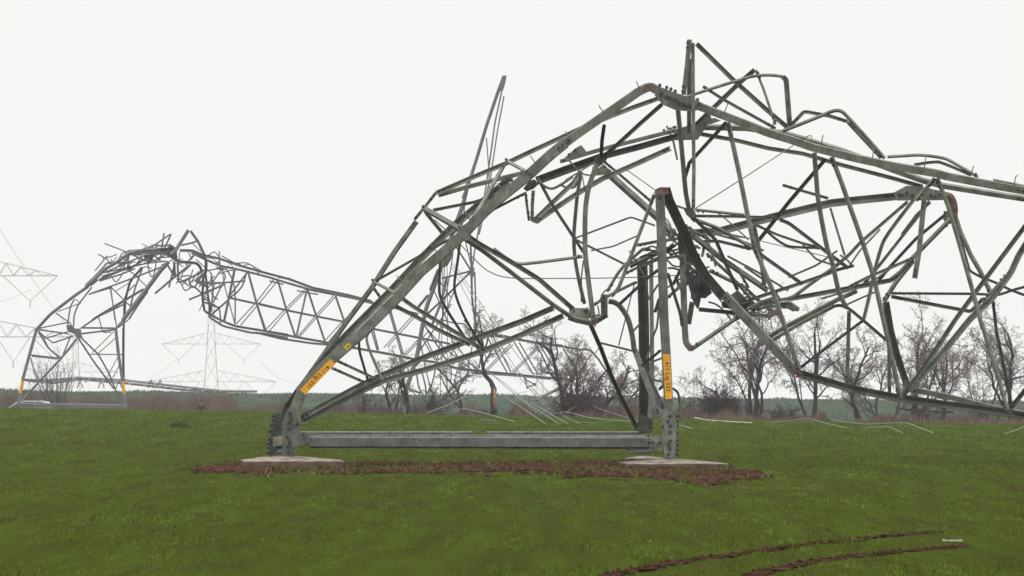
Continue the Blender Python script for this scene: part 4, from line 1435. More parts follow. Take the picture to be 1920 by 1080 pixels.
ARM_BARS = """
# 0 0 1
A 6.4 o30 300 : 945,142 931,180 912,236 893,300 876,352 868,372
A 8 o30 302 : 878,340 868,385 850,432 832,487 816,532 800,575 793,605 782,667 765,722 748,765
A 3 o10 301 : 941,170 928,230 920,290 912,345 903,400 890,470 885,508
A 2.6 o10 304 : 945,180 932,250 918,345
A 2.2 o10 304 : 912,258 916,310 918,345
A 3 o10 304 : 918,340 910,372 903,420 898,440
A 5 o20 302 : 838,520 828,565 808,615
A 3.4 i40 303 : 828,522 884,508
A 3.4 i40 303 : 855,462 886,512
A 3.8 i40 303 : 884,508 835,557 800,590
A 3.8 i40 303 : 882,440 884,508
A 4 i45 303 : 884,508 885,560 893,618
A 3 i45 305 : 890,510 892,570 890,640
A 2.4 i40 305 : 826,530 845,557
A 2.4 i40 305 : 833,590 852,545
A 2 i40 305 : 833,500 830,620
A 3 i40 305 : 793,605 846,690
A 2.6 i40 305 : 780,668 846,570
A 2.4 i45 304 : 812,540 838,600 850,650
A 2.4 o20 304 : 852,450 846,500 835,560 822,640
A 2.2 o20 305 : 872,380 866,430 858,500
A 2.2 i45 304 : 860,400 884,500
A 2.2 i45 305 : 795,610 830,650 880,690
A 2.4 o20 305 : 788,640 800,700 815,758
A 2.4 o20 305 : 826,640 815,700 800,760
A 2.4 i45 305 : 850,640 880,680 905,700
A 2.2 i45 304 : 870,600 900,640 915,680
A 2.2 o20 304 : 900,590 885,650 872,720
A 3 i45 304 : 893,616 905,650 898,690
A 2 i45 305 : 770,700 820,690 880,715
A 3 i40 305 : 776,690 806,660
"""


def build_second_tower():
    rng = random.Random(9)
    t = thing("collapsed_pylon", "smaller collapsed lattice pylon farther off, buckled in an arch, its long truss lying right", "pylon", P(135, 790, 362))
    build_bars(TOWER2_BARS, t,
               {"L": "leg", "H": "base_beam", "B": "brace", "X": "lattice_bar", "C": "cross_brace", "V": "bent_bar"},
               {"N": M_STEEL_BACK, "K": M_STEEL_DARK, "R": M_RUST}, rng, jitter=0.3, wmul=0.92)
    kr = random.Random(31)
    for (cx, cy, sx, sy, ang, n) in ((228, 490, 34, 10, .42, 16), (285, 474, 26, 10, .2, 16), (350, 505, 22, 22, .5, 12), (392, 540, 14, 40, 1.3, 12), (420, 500, 26, 10, -.3, 6)):
        for i in range(n):
            x, y, a = cx + kr.gauss(0, sx * .6), cy + kr.gauss(0, sy * .6), -ang + kr.gauss(0, .5)
            L = kr.uniform(9, 24)
            d = 360 + kr.uniform(-2, 5)
            k = kr.uniform(-.8, .8)
            q = [P(x - math.cos(a) * L, y - math.sin(a) * L, d), P(x, y, d), P(x + math.cos(a + k) * L * .7, y + math.sin(a + k) * L * .7, d)]
            angle_bar("torn_strip", soften(q, .2), kr.uniform(1.6, 2.8) * d / FPX, kr.choice(["i45", "o25", "o40"]), M_STEEL_BACK, t)
    o = plate("cross_arm", [(937, 156), (944, 142), (950, 141), (947, 158), (943, 170), (938, 170)], 299.6, M_STEEL_BACK, t, thick=0.2)
    build_bars(ARM_BARS, o, {"A": "arm_bar"}, {"N": M_STEEL_BACK}, rng, jitter=0.2)
    plate("gusset_plate", [(124, 611), (133, 608), (140, 616), (151, 616), (154, 633), (145, 636), (140, 626), (127, 622)], 361.5, M_STEEL_BACK, t, thick=0.2)
    plate("gusset_plate", [(314, 463), (322, 459), (331, 466), (332, 486), (323, 484), (316, 477)], 359, M_STEEL_DARK, t, thick=0.3)
    plate("gusset_plate", [(880, 502), (890, 502), (888, 520), (881, 518)], 302.6, M_STEEL_BACK, t, thick=0.1)
    plate("gusset_plate", [(164, 533), (180, 521), (184, 526), (170, 537)], 359.6, M_STEEL_DARK, t, thick=0.3)
    for a, b in (((42, 714), (37.5, 737)), ((230.6, 715), (233.2, 738))):
        pa, pb = P(*a, 359.4), P(*b, 359.4)
        v, f = tube_data([pa, pb], 0.10, 4)
        mesh_obj("number_sign", v, f, M_YELLOW, t)
    return t


build_second_tower()
# ------------------------------------------------------------------ bare trees and bushes
def grow(rng, out, p, d, L, r, lv, maxlv, cfg):
    """One branch: a wandering line of segments; out[lv] gets (points, radii); children leave along it."""
    n = cfg['segs'][lv]
    pts, rad = [p], [r]
    step = L / n
    for i in range(n):
        w = cfg['wander'][lv]
        d = (d + Vector((rng.gauss(0, w), rng.gauss(0, w), rng.gauss(0, w) + cfg['up'][lv]))).normalized()
        p = p + d * step
        pts.append(p)
        rad.append(max(r * (1 - (i + 1) / n * (1 - cfg['tip'][lv])), 0.004))
    out[lv].append((pts, rad))
    if lv >= maxlv:
        return
    k = cfg['kids'][lv]
    k = max(1, int(k + rng.random()))
    for c in range(k):
        t = cfg['from'][lv] + (1 - cfg['from'][lv]) * (c + rng.random()) / k
        i = min(int(t * n), n - 1)
        f = t * n - i
        q = pts[i].lerp(pts[i + 1], f)
        rr = rad[i] * (1 - f) + rad[i + 1] * f
        dd = (pts[i + 1] - pts[i]).normalized()
        ax = dd.orthogonal().normalized()
        ax.rotate(Matrix.Rotation(rng.uniform(0, 2 * math.pi), 3, dd))
        ang = math.radians(rng.uniform(*cfg['ang'][lv]))
        nd = dd.copy()
        nd.rotate(Matrix.Rotation(ang, 3, ax))
        grow(rng, out, q, nd, L * cfg['len'][lv] * rng.uniform(.6, 1.15) * (1 - 0.35 * t), rr * cfg['rk'][lv], lv + 1, maxlv, cfg)


CFG = dict(segs=[9, 7, 5, 4, 3], wander=[.2, .24, .25, .26, .28], up=[.06, .07, .05, .03, .0], tip=[.42, .35, .4, .5, .5],
           kids=[6.5, 7, 7, 6.5], **{'from': [.28, .22, .15, .1]}, ang=[(25, 60), (25, 65), (25, 65), (25, 65)],
           len=[.66, .58, .55, .55], rk=[.62, .6, .6, .6])


def tree(name, cat, label, base, stems, seed, group, cfg=None, maxlv=4, twig=None, trunk_mat=None, sink=0.3):
    """stems: list of (dx, dz direction lean, length, radius)."""
    rng = random.Random(seed)
    c = dict(CFG)
    if cfg:
        c.update(cfg)
    out = [[] for _ in range(5)]
    t = thing(name, label, cat, base, group)
    for (lean_x, lean_y, L, r) in stems:
        d = Vector((lean_x, lean_y, 1)).normalized()
        p = Vector(base) + Vector((rng.uniform(-.25, .25) * min(1, L / 4), rng.uniform(-.3, .3), -sink))
        grow(rng, out, p, d, L, r * .78, 0, maxlv, c)
    tr, cr = MB(), MB()
    for lv in range(5):
        for pts, rad in out[lv]:
            if lv <= 1:
                tr.tube(pts, rad, 6 if lv == 0 else 5)
            else:
                cr.tube(pts, [max(q, .0072) for q in rad], 3)
    tr.build("trunk", trunk_mat or M_BARK, t, smooth=True)
    cr.build("crown", M_BRAMBLE if name == "bush" and seed > 21 else M_TWIG, t)
    return t


GT = "bare winter trees behind the field edge"
tree("tree", "tree", "slim bare tree just right of the bent front leg, under its brace", G0(736, 243), [(-.05, 0, 2.6, .11), (.12, .1, 2.3, .09)], 1, GT, dict(kids=[6, 5, 5, 4]))
tree("tree", "tree", "dark bare tree leaning right behind the left brace of the tower", G0(752, 239), [(.42, .1, 3.0, .15)], 2, GT, dict(kids=[6, 5, 5, 3.5]))
tree("tree", "tree", "upright bare tree behind the V of the two long braces", G0(876, 241), [(.0, .05, 3.6, .11), (-.2, 0, 2.4, .07)], 3, GT, dict(kids=[6, 5, 5, 3.5]))


def broken_tree():
    t = thing("tree", "broken bare tree with torn pale orange wood on its trunk", "tree", G0(925, 238), GT)
    b = G0(925, 238)
    rng = random.Random(4)
    out = [[] for _ in range(5)]
    pts = [P(926, 782, 238), P(925, 765, 238), P(924, 745, 238), P(926, 730, 238.2), P(920, 715, 238.4), P(909, 703, 238.5), P(906, 690, 238.5), P(903, 672, 238.4), P(907, 655, 238.3)]
    tr = MB()
    tr.tube(pts, [.17, .15, .15, .14, .11, .1, .085, .07, .05], 7)
    for p, d, L, r in ((pts[6], (.3, .2, 1), 1.5, .05), (pts[7], (-.7, .1, 1), 1.7, .05), (pts[8], (.25, 0, 1), 1.6, .045), (pts[8], (-.25, 0, 1), 1.9, .045), (pts[5], (-1, 0, .5), 1.2, .04)):
        grow(rng, out, p, Vector(d).normalized(), L, r, 1, 4, CFG)
    cr = MB()
    for lv in range(5):
        for q, rad in out[lv]:
            (tr if lv <= 1 else cr).tube(q, [max(a, .0072) for a in rad], 4 if lv <= 1 else 3)
    tr.build("trunk", M_BARK, t, smooth=True)
    cr.build("crown", M_TWIG, t)
    w = MB()
    w.tube([P(929, 768, 237.8), P(927.5, 750, 237.83), P(927.5, 738, 237.88), P(926.5, 728, 238.1)], [.04, .07, .07, .02], 6)
    w.build("torn_wood", M_WOOD, t, smooth=True)


broken_tree()
tree("tree", "tree", "big spreading bare tree seen under the pointed centre joint of the wreck", G0(1062, 242), [(-.13, 0, 4.6, .17), (.22, .15, 3.2, .1)], 5, GT, dict(kids=[8, 7, 6, 5]))
tree("tree", "tree", "bare tree with dense drooping twigs beside the lying truss end", G0(1092, 237), [(-.1, 0, 3.0, .12), (.1, .1, 3.2, .11), (0, -.1, 3.4, .10), (.25, 0, 2.6, .08)], 6, GT, dict(kids=[7, 6, 6, 4], up=[.05, -.1, -.14, -.1, -.05]))
tree("tree", "tree", "bare tree leaning far right toward the thick dark rear leg", G0(1112, 236), [(.75, .1, 3.4, .12), (1.2, .1, 3.0, .08)], 7, GT, dict(kids=[6, 5, 5, 4]))
tree("tree", "tree", "low bare tree between the thick rear leg and the lying truss", G0(1178, 246), [(.1, 0, 3.0, .09), (-.3, 0, 2.6, .08)], 17, GT)
tree("tree", "tree", "many stemmed bare tree right of the yellow plate 532", G0(1412, 241),
     [(-.22, 0, 4.4, .13), (-.08, .1, 4.8, .14), (.05, -.1, 4.9, .14), (.16, .1, 4.6, .12), (.5, .05, 3.9, .1), (-.45, 0, 3.4, .08)], 8, GT, dict(kids=[5, 6, 5.5, 4], **{'from': [.42, .22, .15, .1]}))
tree("tree", "tree", "bare tree with fan shaped crown behind the lowest bend of the fallen truss", G0(1526, 242), [(0, 0, 4.7, .14), (.3, .1, 4.3, .11), (-.25, .1, 3.8, .09)], 9, GT, dict(kids=[6, 6.5, 6, 4.5], wander=[.08, .13, .16, .2, .24]))
tree("tree", "tree", "bare tree behind the dark lower chord, left of the double brace foot", G0(1612, 244), [(.1, 0, 4.4, .13), (-.3, .1, 3.8, .1)], 10, GT, dict(kids=[6, 6.5, 6, 4.5]))
tree("tree", "tree", "bare tree with curved limbs between the steep paired braces", G0(1706, 241), [(.1, .1, 4.5, .13), (.55, 0, 4.4, .11), (-.2, .1, 4.0, .1)], 11, GT, dict(kids=[6, 6.5, 6, 4.5]))
tree("tree", "tree", "bare tree with one long limb reaching right under the far braces", G0(1768, 243), [(.2, 0, 4.4, .12), (.9, .05, 4.2, .1)], 12, GT, dict(kids=[6, 6, 6, 4.5]))
tree("tree", "tree", "large dense bare tree at the far right end of the row", G0(1905, 240), [(-.1, 0, 5.0, .16), (.2, .1, 5.0, .15), (-.4, .1, 4.4, .1)], 13, GT, dict(kids=[7, 7, 6, 5]))
tree("tree", "tree", "faint bare tree farther back between the two large right hand trees", G0(1660, 300), [(0, 0, 4.8, .12), (.3, 0, 4.4, .1), (-.3, .1, 4.4, .1)], 14, GT)
tree("tree", "tree", "faint bare tree farther back behind the thin paired braces", G0(1830, 300), [(0, 0, 5.0, .12), (.3, 0, 4.6, .1)], 15, GT)
BU = dict(kids=[6, 5, 4, 3], up=[.02, .02, .0, .0, .0], **{'from': [.15, .15, .1, .1]})
GB = "bare bushes along the field edge"


def fan(n, spread, L, r, seed):
    rr = random.Random(seed)
    return [(rr.uniform(-spread, spread), rr.uniform(-.4, .4), L * rr.uniform(.6, 1.1), r) for _ in range(n)]


tree("bush", "bush", "tall bare bush of many thin stems under the arch of the left pylon", G0(104, 384), fan(16, .5, 4.3, .05, 1), 21, GB, dict(kids=[5, 3.5, 2.5, 2], wander=[.06, .1, .15, .2, .2], up=[.03, .08, .08, .03, 0], ang=[(10, 30)] * 4), maxlv=3)
tree("bush", "bush", "small dark bush just left of the slim tree by the bent leg", G0(684, 243), fan(7, .5, 1.5, .05, 2), 22, GB, BU, maxlv=3)
tree("bush", "bush", "thick reddish bush at the foot of the drooping tree", G0(1082, 235), fan(30, .9, 1.5, .045, 3), 23, GB, dict(BU, kids=[8, 7, 5, 3]), maxlv=3)
tree("bush", "bush", "dark tangled bush with spiky broken stems right of the plate 532", G0(1350, 238), fan(34, .9, 1.55, .05, 4) + [(-.2, 0, 2.7, .035), (.05, 0, 2.9, .035), (.02, 0, 2.0, .16)], 24, GB, dict(BU, kids=[8, 7, 5, 3]), maxlv=3)
tree("bush", "bush", "small bush with bent twigs at the right edge of plate 532", G0(1292, 240), fan(7, .6, 1.2, .03, 5), 25, GB, BU, maxlv=3)
tree("bush", "bush", "low dark bush under the lowest bend of the truss", G0(1470, 238), fan(10, .8, 1.1, .035, 6), 26, GB, BU, maxlv=3)
tree("bush", "bush", "low bush behind the black strip hanging under the truss", G0(1745, 238), fan(11, .8, 1.3, .035, 7), 27, GB, BU, maxlv=3)
tree("bush", "bush", "low bush under the right end of the truss", G0(1850, 239), fan(10, .8, 1.3, .035, 8), 28, GB, BU, maxlv=3)
tree("bush", "bush", "leafless bush tangled with wreckage near the mast foot", G0(800, 237), fan(12, .9, 1.5, .03, 9), 29, GB, BU, maxlv=3)

# ------------------------------------------------------------------ standing pylons far off
def standing_pylon(label, px, py_arm1, y, k, group, angle=0.0):
    """A delta lattice pylon: tapering body, two cross arms with V strings. k scales it; py_arm1 is the row of the top arm."""
    top = P(px, py_arm1, y)
    t = thing("standing_pylon", label, "pylon", (top.x, y, gz(top.x, y)), group)
    R = Matrix.Rotation(angle, 3, 'Z')
    W = lambda x, yy, z: top + R @ Vector((x * k, yy * k, z * k))
    r = 0.036 * k
    body, web = MB(), MB()
    lev = [(7.5, .42), (4.8, .46), (2.4, .5), (0, .62), (-2.8, .78), (-6, 1.0), (-10, 1.5), (-15, 2.2), (-21, 3.0), (-28, 4.0), (-36, 5.2)]
    for sx in (-1, 1):
        for sy in (-1, 1):
            body.tube([W(sx * w, sy * w, z) for z, w in lev], r * 1.5, 4)
    for (z0, w0), (z1, w1) in zip(lev, lev[1:]):
        for s in (-1, 1):
            for a, b in ((-1, 1), (1, -1)):
                web.tube([W(a * w0, s * w0, z0), W(b * w1, s * w1, z1)], r, 3)
                web.tube([W(s * w0, a * w0, z0), W(s * w1, b * w1, z1)], r, 3)
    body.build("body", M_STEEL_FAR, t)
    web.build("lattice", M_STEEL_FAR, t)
    for z, half in ((0, 7.6), (-5.8, 10.0)):
        w = .62 if z == 0 else 1.0
        am = MB()
        for s in (-1, 1):
            tip = W(s * half, 0, z)
            up = [W(s * w, q * w, z + 1.7) for q in (-1, 1)]
            lo = [W(s * w, q * w, z) for q in (-1, 1)]
            for a in up + lo:
                am.tube([a, tip], r * 1.1, 4)
            for j in range(5):
                f0, f1 = j / 5, (j + .5) / 5
                for q in (0, 1):
                    am.tube([lo[q].lerp(tip, f0), up[q].lerp(tip, f1)], r * .8, 3)
                    am.tube([up[q].lerp(tip, f1), lo[q].lerp(tip, min(f0 + .2, 1))], r * .8, 3)
        a_ob = am.build("cross_arm", M_STEEL_FAR, t)
        for s in (-1, 1):
            ins = [(half, half - 2.6, half - 5.2)] if z == 0 else [(half, half - 2.4, half - 4.8), (half - 5.0, half - 6.6, half - 8.2)]
            for (a, b, c) in ins:
                mb = MB()
                mb.tube([W(s * a, 0, z), W(s * b, 0, z - 2.4), W(s * c, 0, z)], r * 1.1, 4)
                mb.tube([W(s * b, 0, z - 2.3), W(s * b, 0, z - 3.0)], r * 1.4, 4)
                mb.build("insulator_string", M_STEEL_FAR, a_ob)
    return t


GP = "standing pylons far off"
standing_pylon("pale intact lattice pylon on the horizon left of centre", 396, 645, 905, 1.16, GP, .05)
standing_pylon("intact pylon whose cross arms reach in at the left picture edge", -42, 517, 500, 1.04, GP, .0)
standing_pylon("faint pylon whose arms show behind the tall bush at the left", 142, 698, 900, 1.0, GP, .1)
standing_pylon("very faint pylon on the horizon between the leaning trees", 1012, 700, 1150, 0.9, GP, .2)
standing_pylon("very faint pylon on the horizon right of the plate 532", 1304, 735, 1250, 0.75, GP, .1)

# the third fallen mast, a long low truss beyond the left pylon
def fallen_mast():
    t = thing("fallen_mast", "long lattice mast lying low on the horizon beyond the left pylon", "pylon", P(250, 735, 560))
    m1, m2 = MB(), MB()
    for a in ([(45, 712), (95, 713), (145, 708), (235, 713), (340, 725), (415, 733), (482, 734)], [(50, 713), (100, 718), (150, 711), (240, 719), (345, 731), (420, 735)]):
        m1.tube([P(x, y, 560 + .02 * x) for x, y in a], .13, 4)
    m1.build("chord", M_STEEL_BACK, t)
    for i in range(26):
        x = 60 + i * 13.5
        y0 = np.interp(x, [45, 145, 235, 340, 415], [712, 708, 713, 725, 733])
        m2.tube([P(x, y0, 562), P(x + (6 if i % 2 else -6), y0 + 9 - i * .15, 560)], .07, 3)
    for x in (150, 190, 223, 283, 300):
        m2.tube([P(x, 712, 562), P(x - 6, 728, 562)], .08, 3)
        m2.tube([P(x, 712, 562), P(x + 5, 728, 562)], .08, 3)
    m2.build("lattice", M_STEEL_BACK, t)


fallen_mast()

# ------------------------------------------------------------------ cables
M_CABLEW = material("white_sleeve", (0.42, 0.42, 0.42), 0.6, 0.05, 3)


def cable(name, label, pts, r, mat, group, cat="cable", smooth=True):
    q = [P(x, y, d) for x, y, d in pts]
    if smooth and len(q) > 2:
        q = catmull(q, 8)
    o = tube(name, q, r, mat, None, 5)
    return tag(o, label, cat, group)


def lying(label, pts, r=0.028, mat=None):
    """A cable on the ground: each point is (px, depth, height above ground)."""
    q = []
    for px, y, h in pts:
        g = G0(px, y)
        q.append(g + Vector((0, 0, h + r)))
    o = tube("fallen_cable", catmull(q, 8), r, mat or M_CABLE, None, 5)
    return tag(o, label, "cable", "fallen conductor cables lying in the field")


def lie(label, pts, d0, d1, r=.028, mat=None):
    """A cable that comes down in the field: rows in the picture, depths from d0 to d1."""
    n = len(pts)
    q = []
    for i, (x, y) in enumerate(pts):
        d = d0 + (d1 - d0) * i / (n - 1)
        p = P(x, y, d)
        p.z = max(p.z, gz(p.x, p.y) + r)
        q.append(p)
    o = tube("fallen_cable", catmull(q, 8), r, mat or M_CABLE, None, 5)
    return tag(o, label, "cable", "fallen conductor cables lying in the field")


lie("pale cable rising from the grass left of the upright tree", [(798, 775), (840, 759), (874, 742)], 222, 236, 0.0218)
lie("pale cable arching low before the broken tree", [(829, 775), (867, 767), (900, 773), (967, 791)], 225, 180, 0.0169)
lie("straight cable running down right from the broken tree", [(946, 744), (985, 769), (1025, 796)], 236, 178, 0.0145)
lie("second straight cable just right of the one by the broken tree", [(968, 744), (1010, 770), (1050, 796)], 236, 178, 0.0136)
lie("third straight cable ending in the grass under the drooping tree", [(996, 755), (1030, 775), (1065, 795)], 234, 178, 0.0145)
lie("long cable lying in a flat curve toward the thick rear leg", [(1020, 783), (1033, 778), (1051, 773), (1075, 775), (1100, 782), (1150, 788), (1232, 789)], 220, 190, 0.0154)
lie("short cable rising behind the bush at the drooping tree", [(1060, 774), (1075, 764), (1093, 752)], 230, 237, 0.0145)
lie("thin cable slanting down right beyond the drooping tree", [(1050, 775), (1070, 787), (1088, 796)], 215, 180, 0.0097)
lie("thin cable behind the long dark brace by the rear leg", [(1108, 760), (1140, 772), (1180, 784)], 236, 205, 0.0116)
lie("thick white cable lying along the grass right of plate 532", [(1302, 783), (1322, 788), (1345, 792), (1375, 792.5), (1410, 793)], 222, 200, 0.0265, M_CABLEW)
lie("cable peaking below the lowest bend of the truss", [(1434, 795), (1470, 790), (1511, 785), (1550, 794), (1588, 802)], 205, 182, 0.0145)
lie("cable lying in a shallow sag right of the peaking cable", [(1556, 787), (1590, 792), (1627, 795), (1665, 793.5), (1697, 793), (1722, 801), (1752, 813)], 215, 158, 0.0145)
lie("short pale cable piece in the grass below the double brace foot", [(1618, 803), (1645, 801), (1668, 801), (1694, 813)], 178, 160, 0.0136)
lie("cable running up to the right picture edge from the grass", [(1882, 813), (1900, 808), (1925, 798)], 160, 180, 0.0145)
lie("short cable end in the grass right of the upright front leg", [(1272, 797), (1285, 800), (1299, 804)], 175, 168, 0.0169)
lie("faint thin cable in the grass before the broken tree", [(900, 786), (915, 788), (932, 789)], 185, 182, 0.0106)
lie("faint thin cable lying right of the straight cables", [(1080, 791), (1100, 792), (1118, 793)], 182, 179, 0.0106)

GH = "conductors hanging from the broken cross arm"
cable("hanging_cable", "leftmost conductor slanting down from the broken cross arm", [(845, 497, 302), (870, 545, 290), (900, 600, 275), (960, 690, 255), (1024, 762, 240)], .022, M_CABLE_DK, GH)
cable("hanging_cable", "middle conductor slanting down from the broken cross arm", [(848, 495, 302), (882, 550, 290), (912, 605, 275), (975, 700, 255), (1040, 772, 240)], .022, M_CABLE_DK, GH)
cable("hanging_cable", "rightmost conductor slanting down from the broken cross arm", [(851, 494, 302), (893, 556, 290), (930, 612, 275), (1000, 703, 255), (1075, 785, 240)], .022, M_CABLE_DK, GH)
cable("hanging_cable", "left one of two conductors hanging straight below the cross arm", [(829, 490, 302), (829, 600, 303), (825, 745, 304)], .025, M_CABLE_DK, GH)
cable("hanging_cable", "right one of two conductors hanging straight below the cross arm", [(838, 490, 302), (839, 600, 303), (837, 742, 304)], .025, M_CABLE_DK, GH)
cable("hanging_cable", "upper conductor slanting low behind the V of the braces", [(905, 690, 300), (950, 722, 280), (1000, 765, 250)], .022, M_CABLE_DK, GH)
cable("hanging_cable", "lower conductor slanting low behind the V of the braces", [(920, 700, 300), (960, 735, 280), (1010, 776, 250)], .022, M_CABLE_DK, GH)


def spacer(label, pts, d):
    q = [P(x, y, d) for x, y in pts]
    mb = MB()
    for a, b in zip(q, q[1:]):
        mb.tube([a, b], .035, 4)
    for a in q:
        mb.box(a, .1, .1, .16)
    tag(mb.build("cable_spacer", M_CABLE_DK), label, "cable spacer", "spacers of the hanging conductors")


spacer("bent spacer frame between the slanting conductors, left of the big tree", [(984.5, 711), (988.5, 726), (1003, 721), (984.5, 711)], 254.5)
spacer("small spacer on the conductors close above the upright tree", [(826, 698), (835, 698)], 303)
spacer("spacer bar high on the slanting conductors beside the mast", [(893, 589), (900, 584)], 281)


def insulator(label, a, b, d, n=14, r=.13):
    pa, pb = P(*a, d), P(*b, d)
    ax = (pb - pa)
    mb = MB()
    mb.tube([pa, pb], .05, 6)
    for i in range(n):
        f = .08 + .84 * i / (n - 1)
        c = pa + ax * f
        u = ax.normalized() * .035
        mb.tube([c - u, c - u * .2, c + u], [r * .35, r, r * .45], 8)
    tag(mb.build("insulator_string", M_INSUL), label, "insulator", "insulator strings hanging from the broken cross arm")


insulator("upper dark insulator string hanging on the broken cross arm", (822, 504), (806, 545), 301.5)
insulator("lower dark insulator string hanging below the upper one", (803, 553), (784, 576), 301.2, 10)
insulator("short insulator string hanging at the end of the mast arm", (893, 606), (891, 626), 302, 6, .2)

GW = "thin power lines far off at the left"
for lab, pts in (("power line falling from the upper insulator at the left edge", [(57, 543, 500), (95, 640, 420), (140, 715, 390)]),
                 ("power line rising to the left edge from the upper insulator", [(57, 543, 500), (20, 560, 540), (-30, 572, 600)]),
                 ("steep power line crossing the sky at the far left", [(-10, 415, 480), (45, 500, 520), (110, 590, 560), (160, 650, 620)]),
                 ("power line falling from the lower insulator at the left edge", [(10, 648, 500), (40, 690, 450), (75, 735, 410)]),
                 ("power line dipping from the right arm of the horizon pylon", [(487, 678, 640), (530, 712, 760), (600, 728, 880)]),
                 ("power line dipping from the left arm of the horizon pylon", [(328, 676, 640), (290, 705, 760), (240, 728, 880)])):
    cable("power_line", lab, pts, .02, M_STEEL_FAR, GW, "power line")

# ------------------------------------------------------------------ car, person, scrap
M_CARW = material("white_car_paint", (0.78, 0.78, 0.77), 0.3, 0.02, 2, spec=0.5)
M_GLASS = material("dark_car_glass", (0.02, 0.022, 0.026), 0.1, 0.1, 2, spec=0.6)
M_TYRE = material("black_tyre", (0.02, 0.02, 0.02), 0.9, 0.2, 8)
M_RED = material("red_lamp", (0.55, 0.03, 0.02), 0.4, 0.1, 4)
M_RIM = material("alloy_rim", (0.45, 0.45, 0.46), 0.35, 0.1, 4)


def build_car():
    y = 374.0
    c = G0(46, y)
    t = thing("parked_car", "white estate car half hidden behind the field crest under the left pylon", "car", c)
    s = 1.0
    prof = [(-2.1, .45), (-2.1, .72), (-1.95, .86), (-1.15, .96), (-.45, 1.40), (-.1, 1.47), (1.2, 1.47), (1.75, 1.38), (2.1, .95), (2.15, .45), (1.75, .30), (-1.75, .30)]
    verts, faces = [], []
    ws = [(.80, .0), (.86, .0)]
    n = len(prof)
    rings = [(-.84, .97), (-.86, 1.0), (.86, 1.0), (.84, .97)]
    for (w, k) in rings:
        for (x, z) in prof:
            tuck = 0.13 if z > 1.0 else 0.0
            ww = w - math.copysign(tuck, w)
            verts.append(c + Vector((x * k, ww, .3 + (z - .3) * k)))
    for i in range(len(rings) - 1):
        for j in range(n):
            faces.append((i * n + j, i * n + (j + 1) % n, (i + 1) * n + (j + 1) % n, (i + 1) * n + j))
    faces.append(tuple(range(n)))
    faces.append(tuple(range(3 * n, 4 * n))[::-1])
    mesh_obj("body", verts, faces, M_CARW, t)
    for sgn in (-1, 1):
        yy = sgn * .765
        for quad in ([(-.98, .99), (-.42, 1.34), (-.12, 1.40), (-.12, .99)], [(-.04, .99), (-.04, 1.40), (.78, 1.40), (.78, .99)], [(.86, .99), (.86, 1.40), (1.22, 1.40), (1.62, 1.30), (1.85, .99)]):
            v = [c + Vector((x, yy + sgn * (0.0 if z > 1.2 else .10), z)) for x, z in quad]
            v2 = [p + Vector((0, -sgn * .03, 0)) for p in v]
            m = len(v)
            f = [tuple(range(m)), tuple(range(2 * m - 1, m - 1, -1))] + [(i, (i + 1) % m, m + (i + 1) % m, m + i) for i in range(m)]
            mesh_obj("window", v + v2, f, M_GLASS, t)
        for wx in (-1.3, 1.32):
            vv, ff = tube_data([c + Vector((wx, sgn * .66, .31)), c + Vector((wx, sgn * .87, .31))], .31, 18)
            wo_ = mesh_obj("wheel", vv, ff, M_TYRE, t)
            vv, ff = tube_data([c + Vector((wx, sgn * .80, .31)), c + Vector((wx, sgn * .885, .31))], .2, 14)
            mesh_obj("rim", vv, ff, M_RIM, wo_)
        mb = MB(); mb.box(c + Vector((2.1, sgn * .68, .95)), .12, .18, .3); mb.build("tail_lamp", M_RED, t)
        mb = MB(); mb.box(c + Vector((-2.04, sgn * .62, .74)), .16, .3, .14); mb.build("headlight", M_RIM, t)


build_car()

M_SKIN = material("skin", (0.22, 0.13, 0.095), 0.7, 0.08, 6)
M_JACKET = material("dark_jacket", (0.022, 0.022, 0.03), 0.8, 0.2, 5)
M_HAIR = material("dark_hair", (0.02, 0.014, 0.012), 0.7, 0.2, 9)


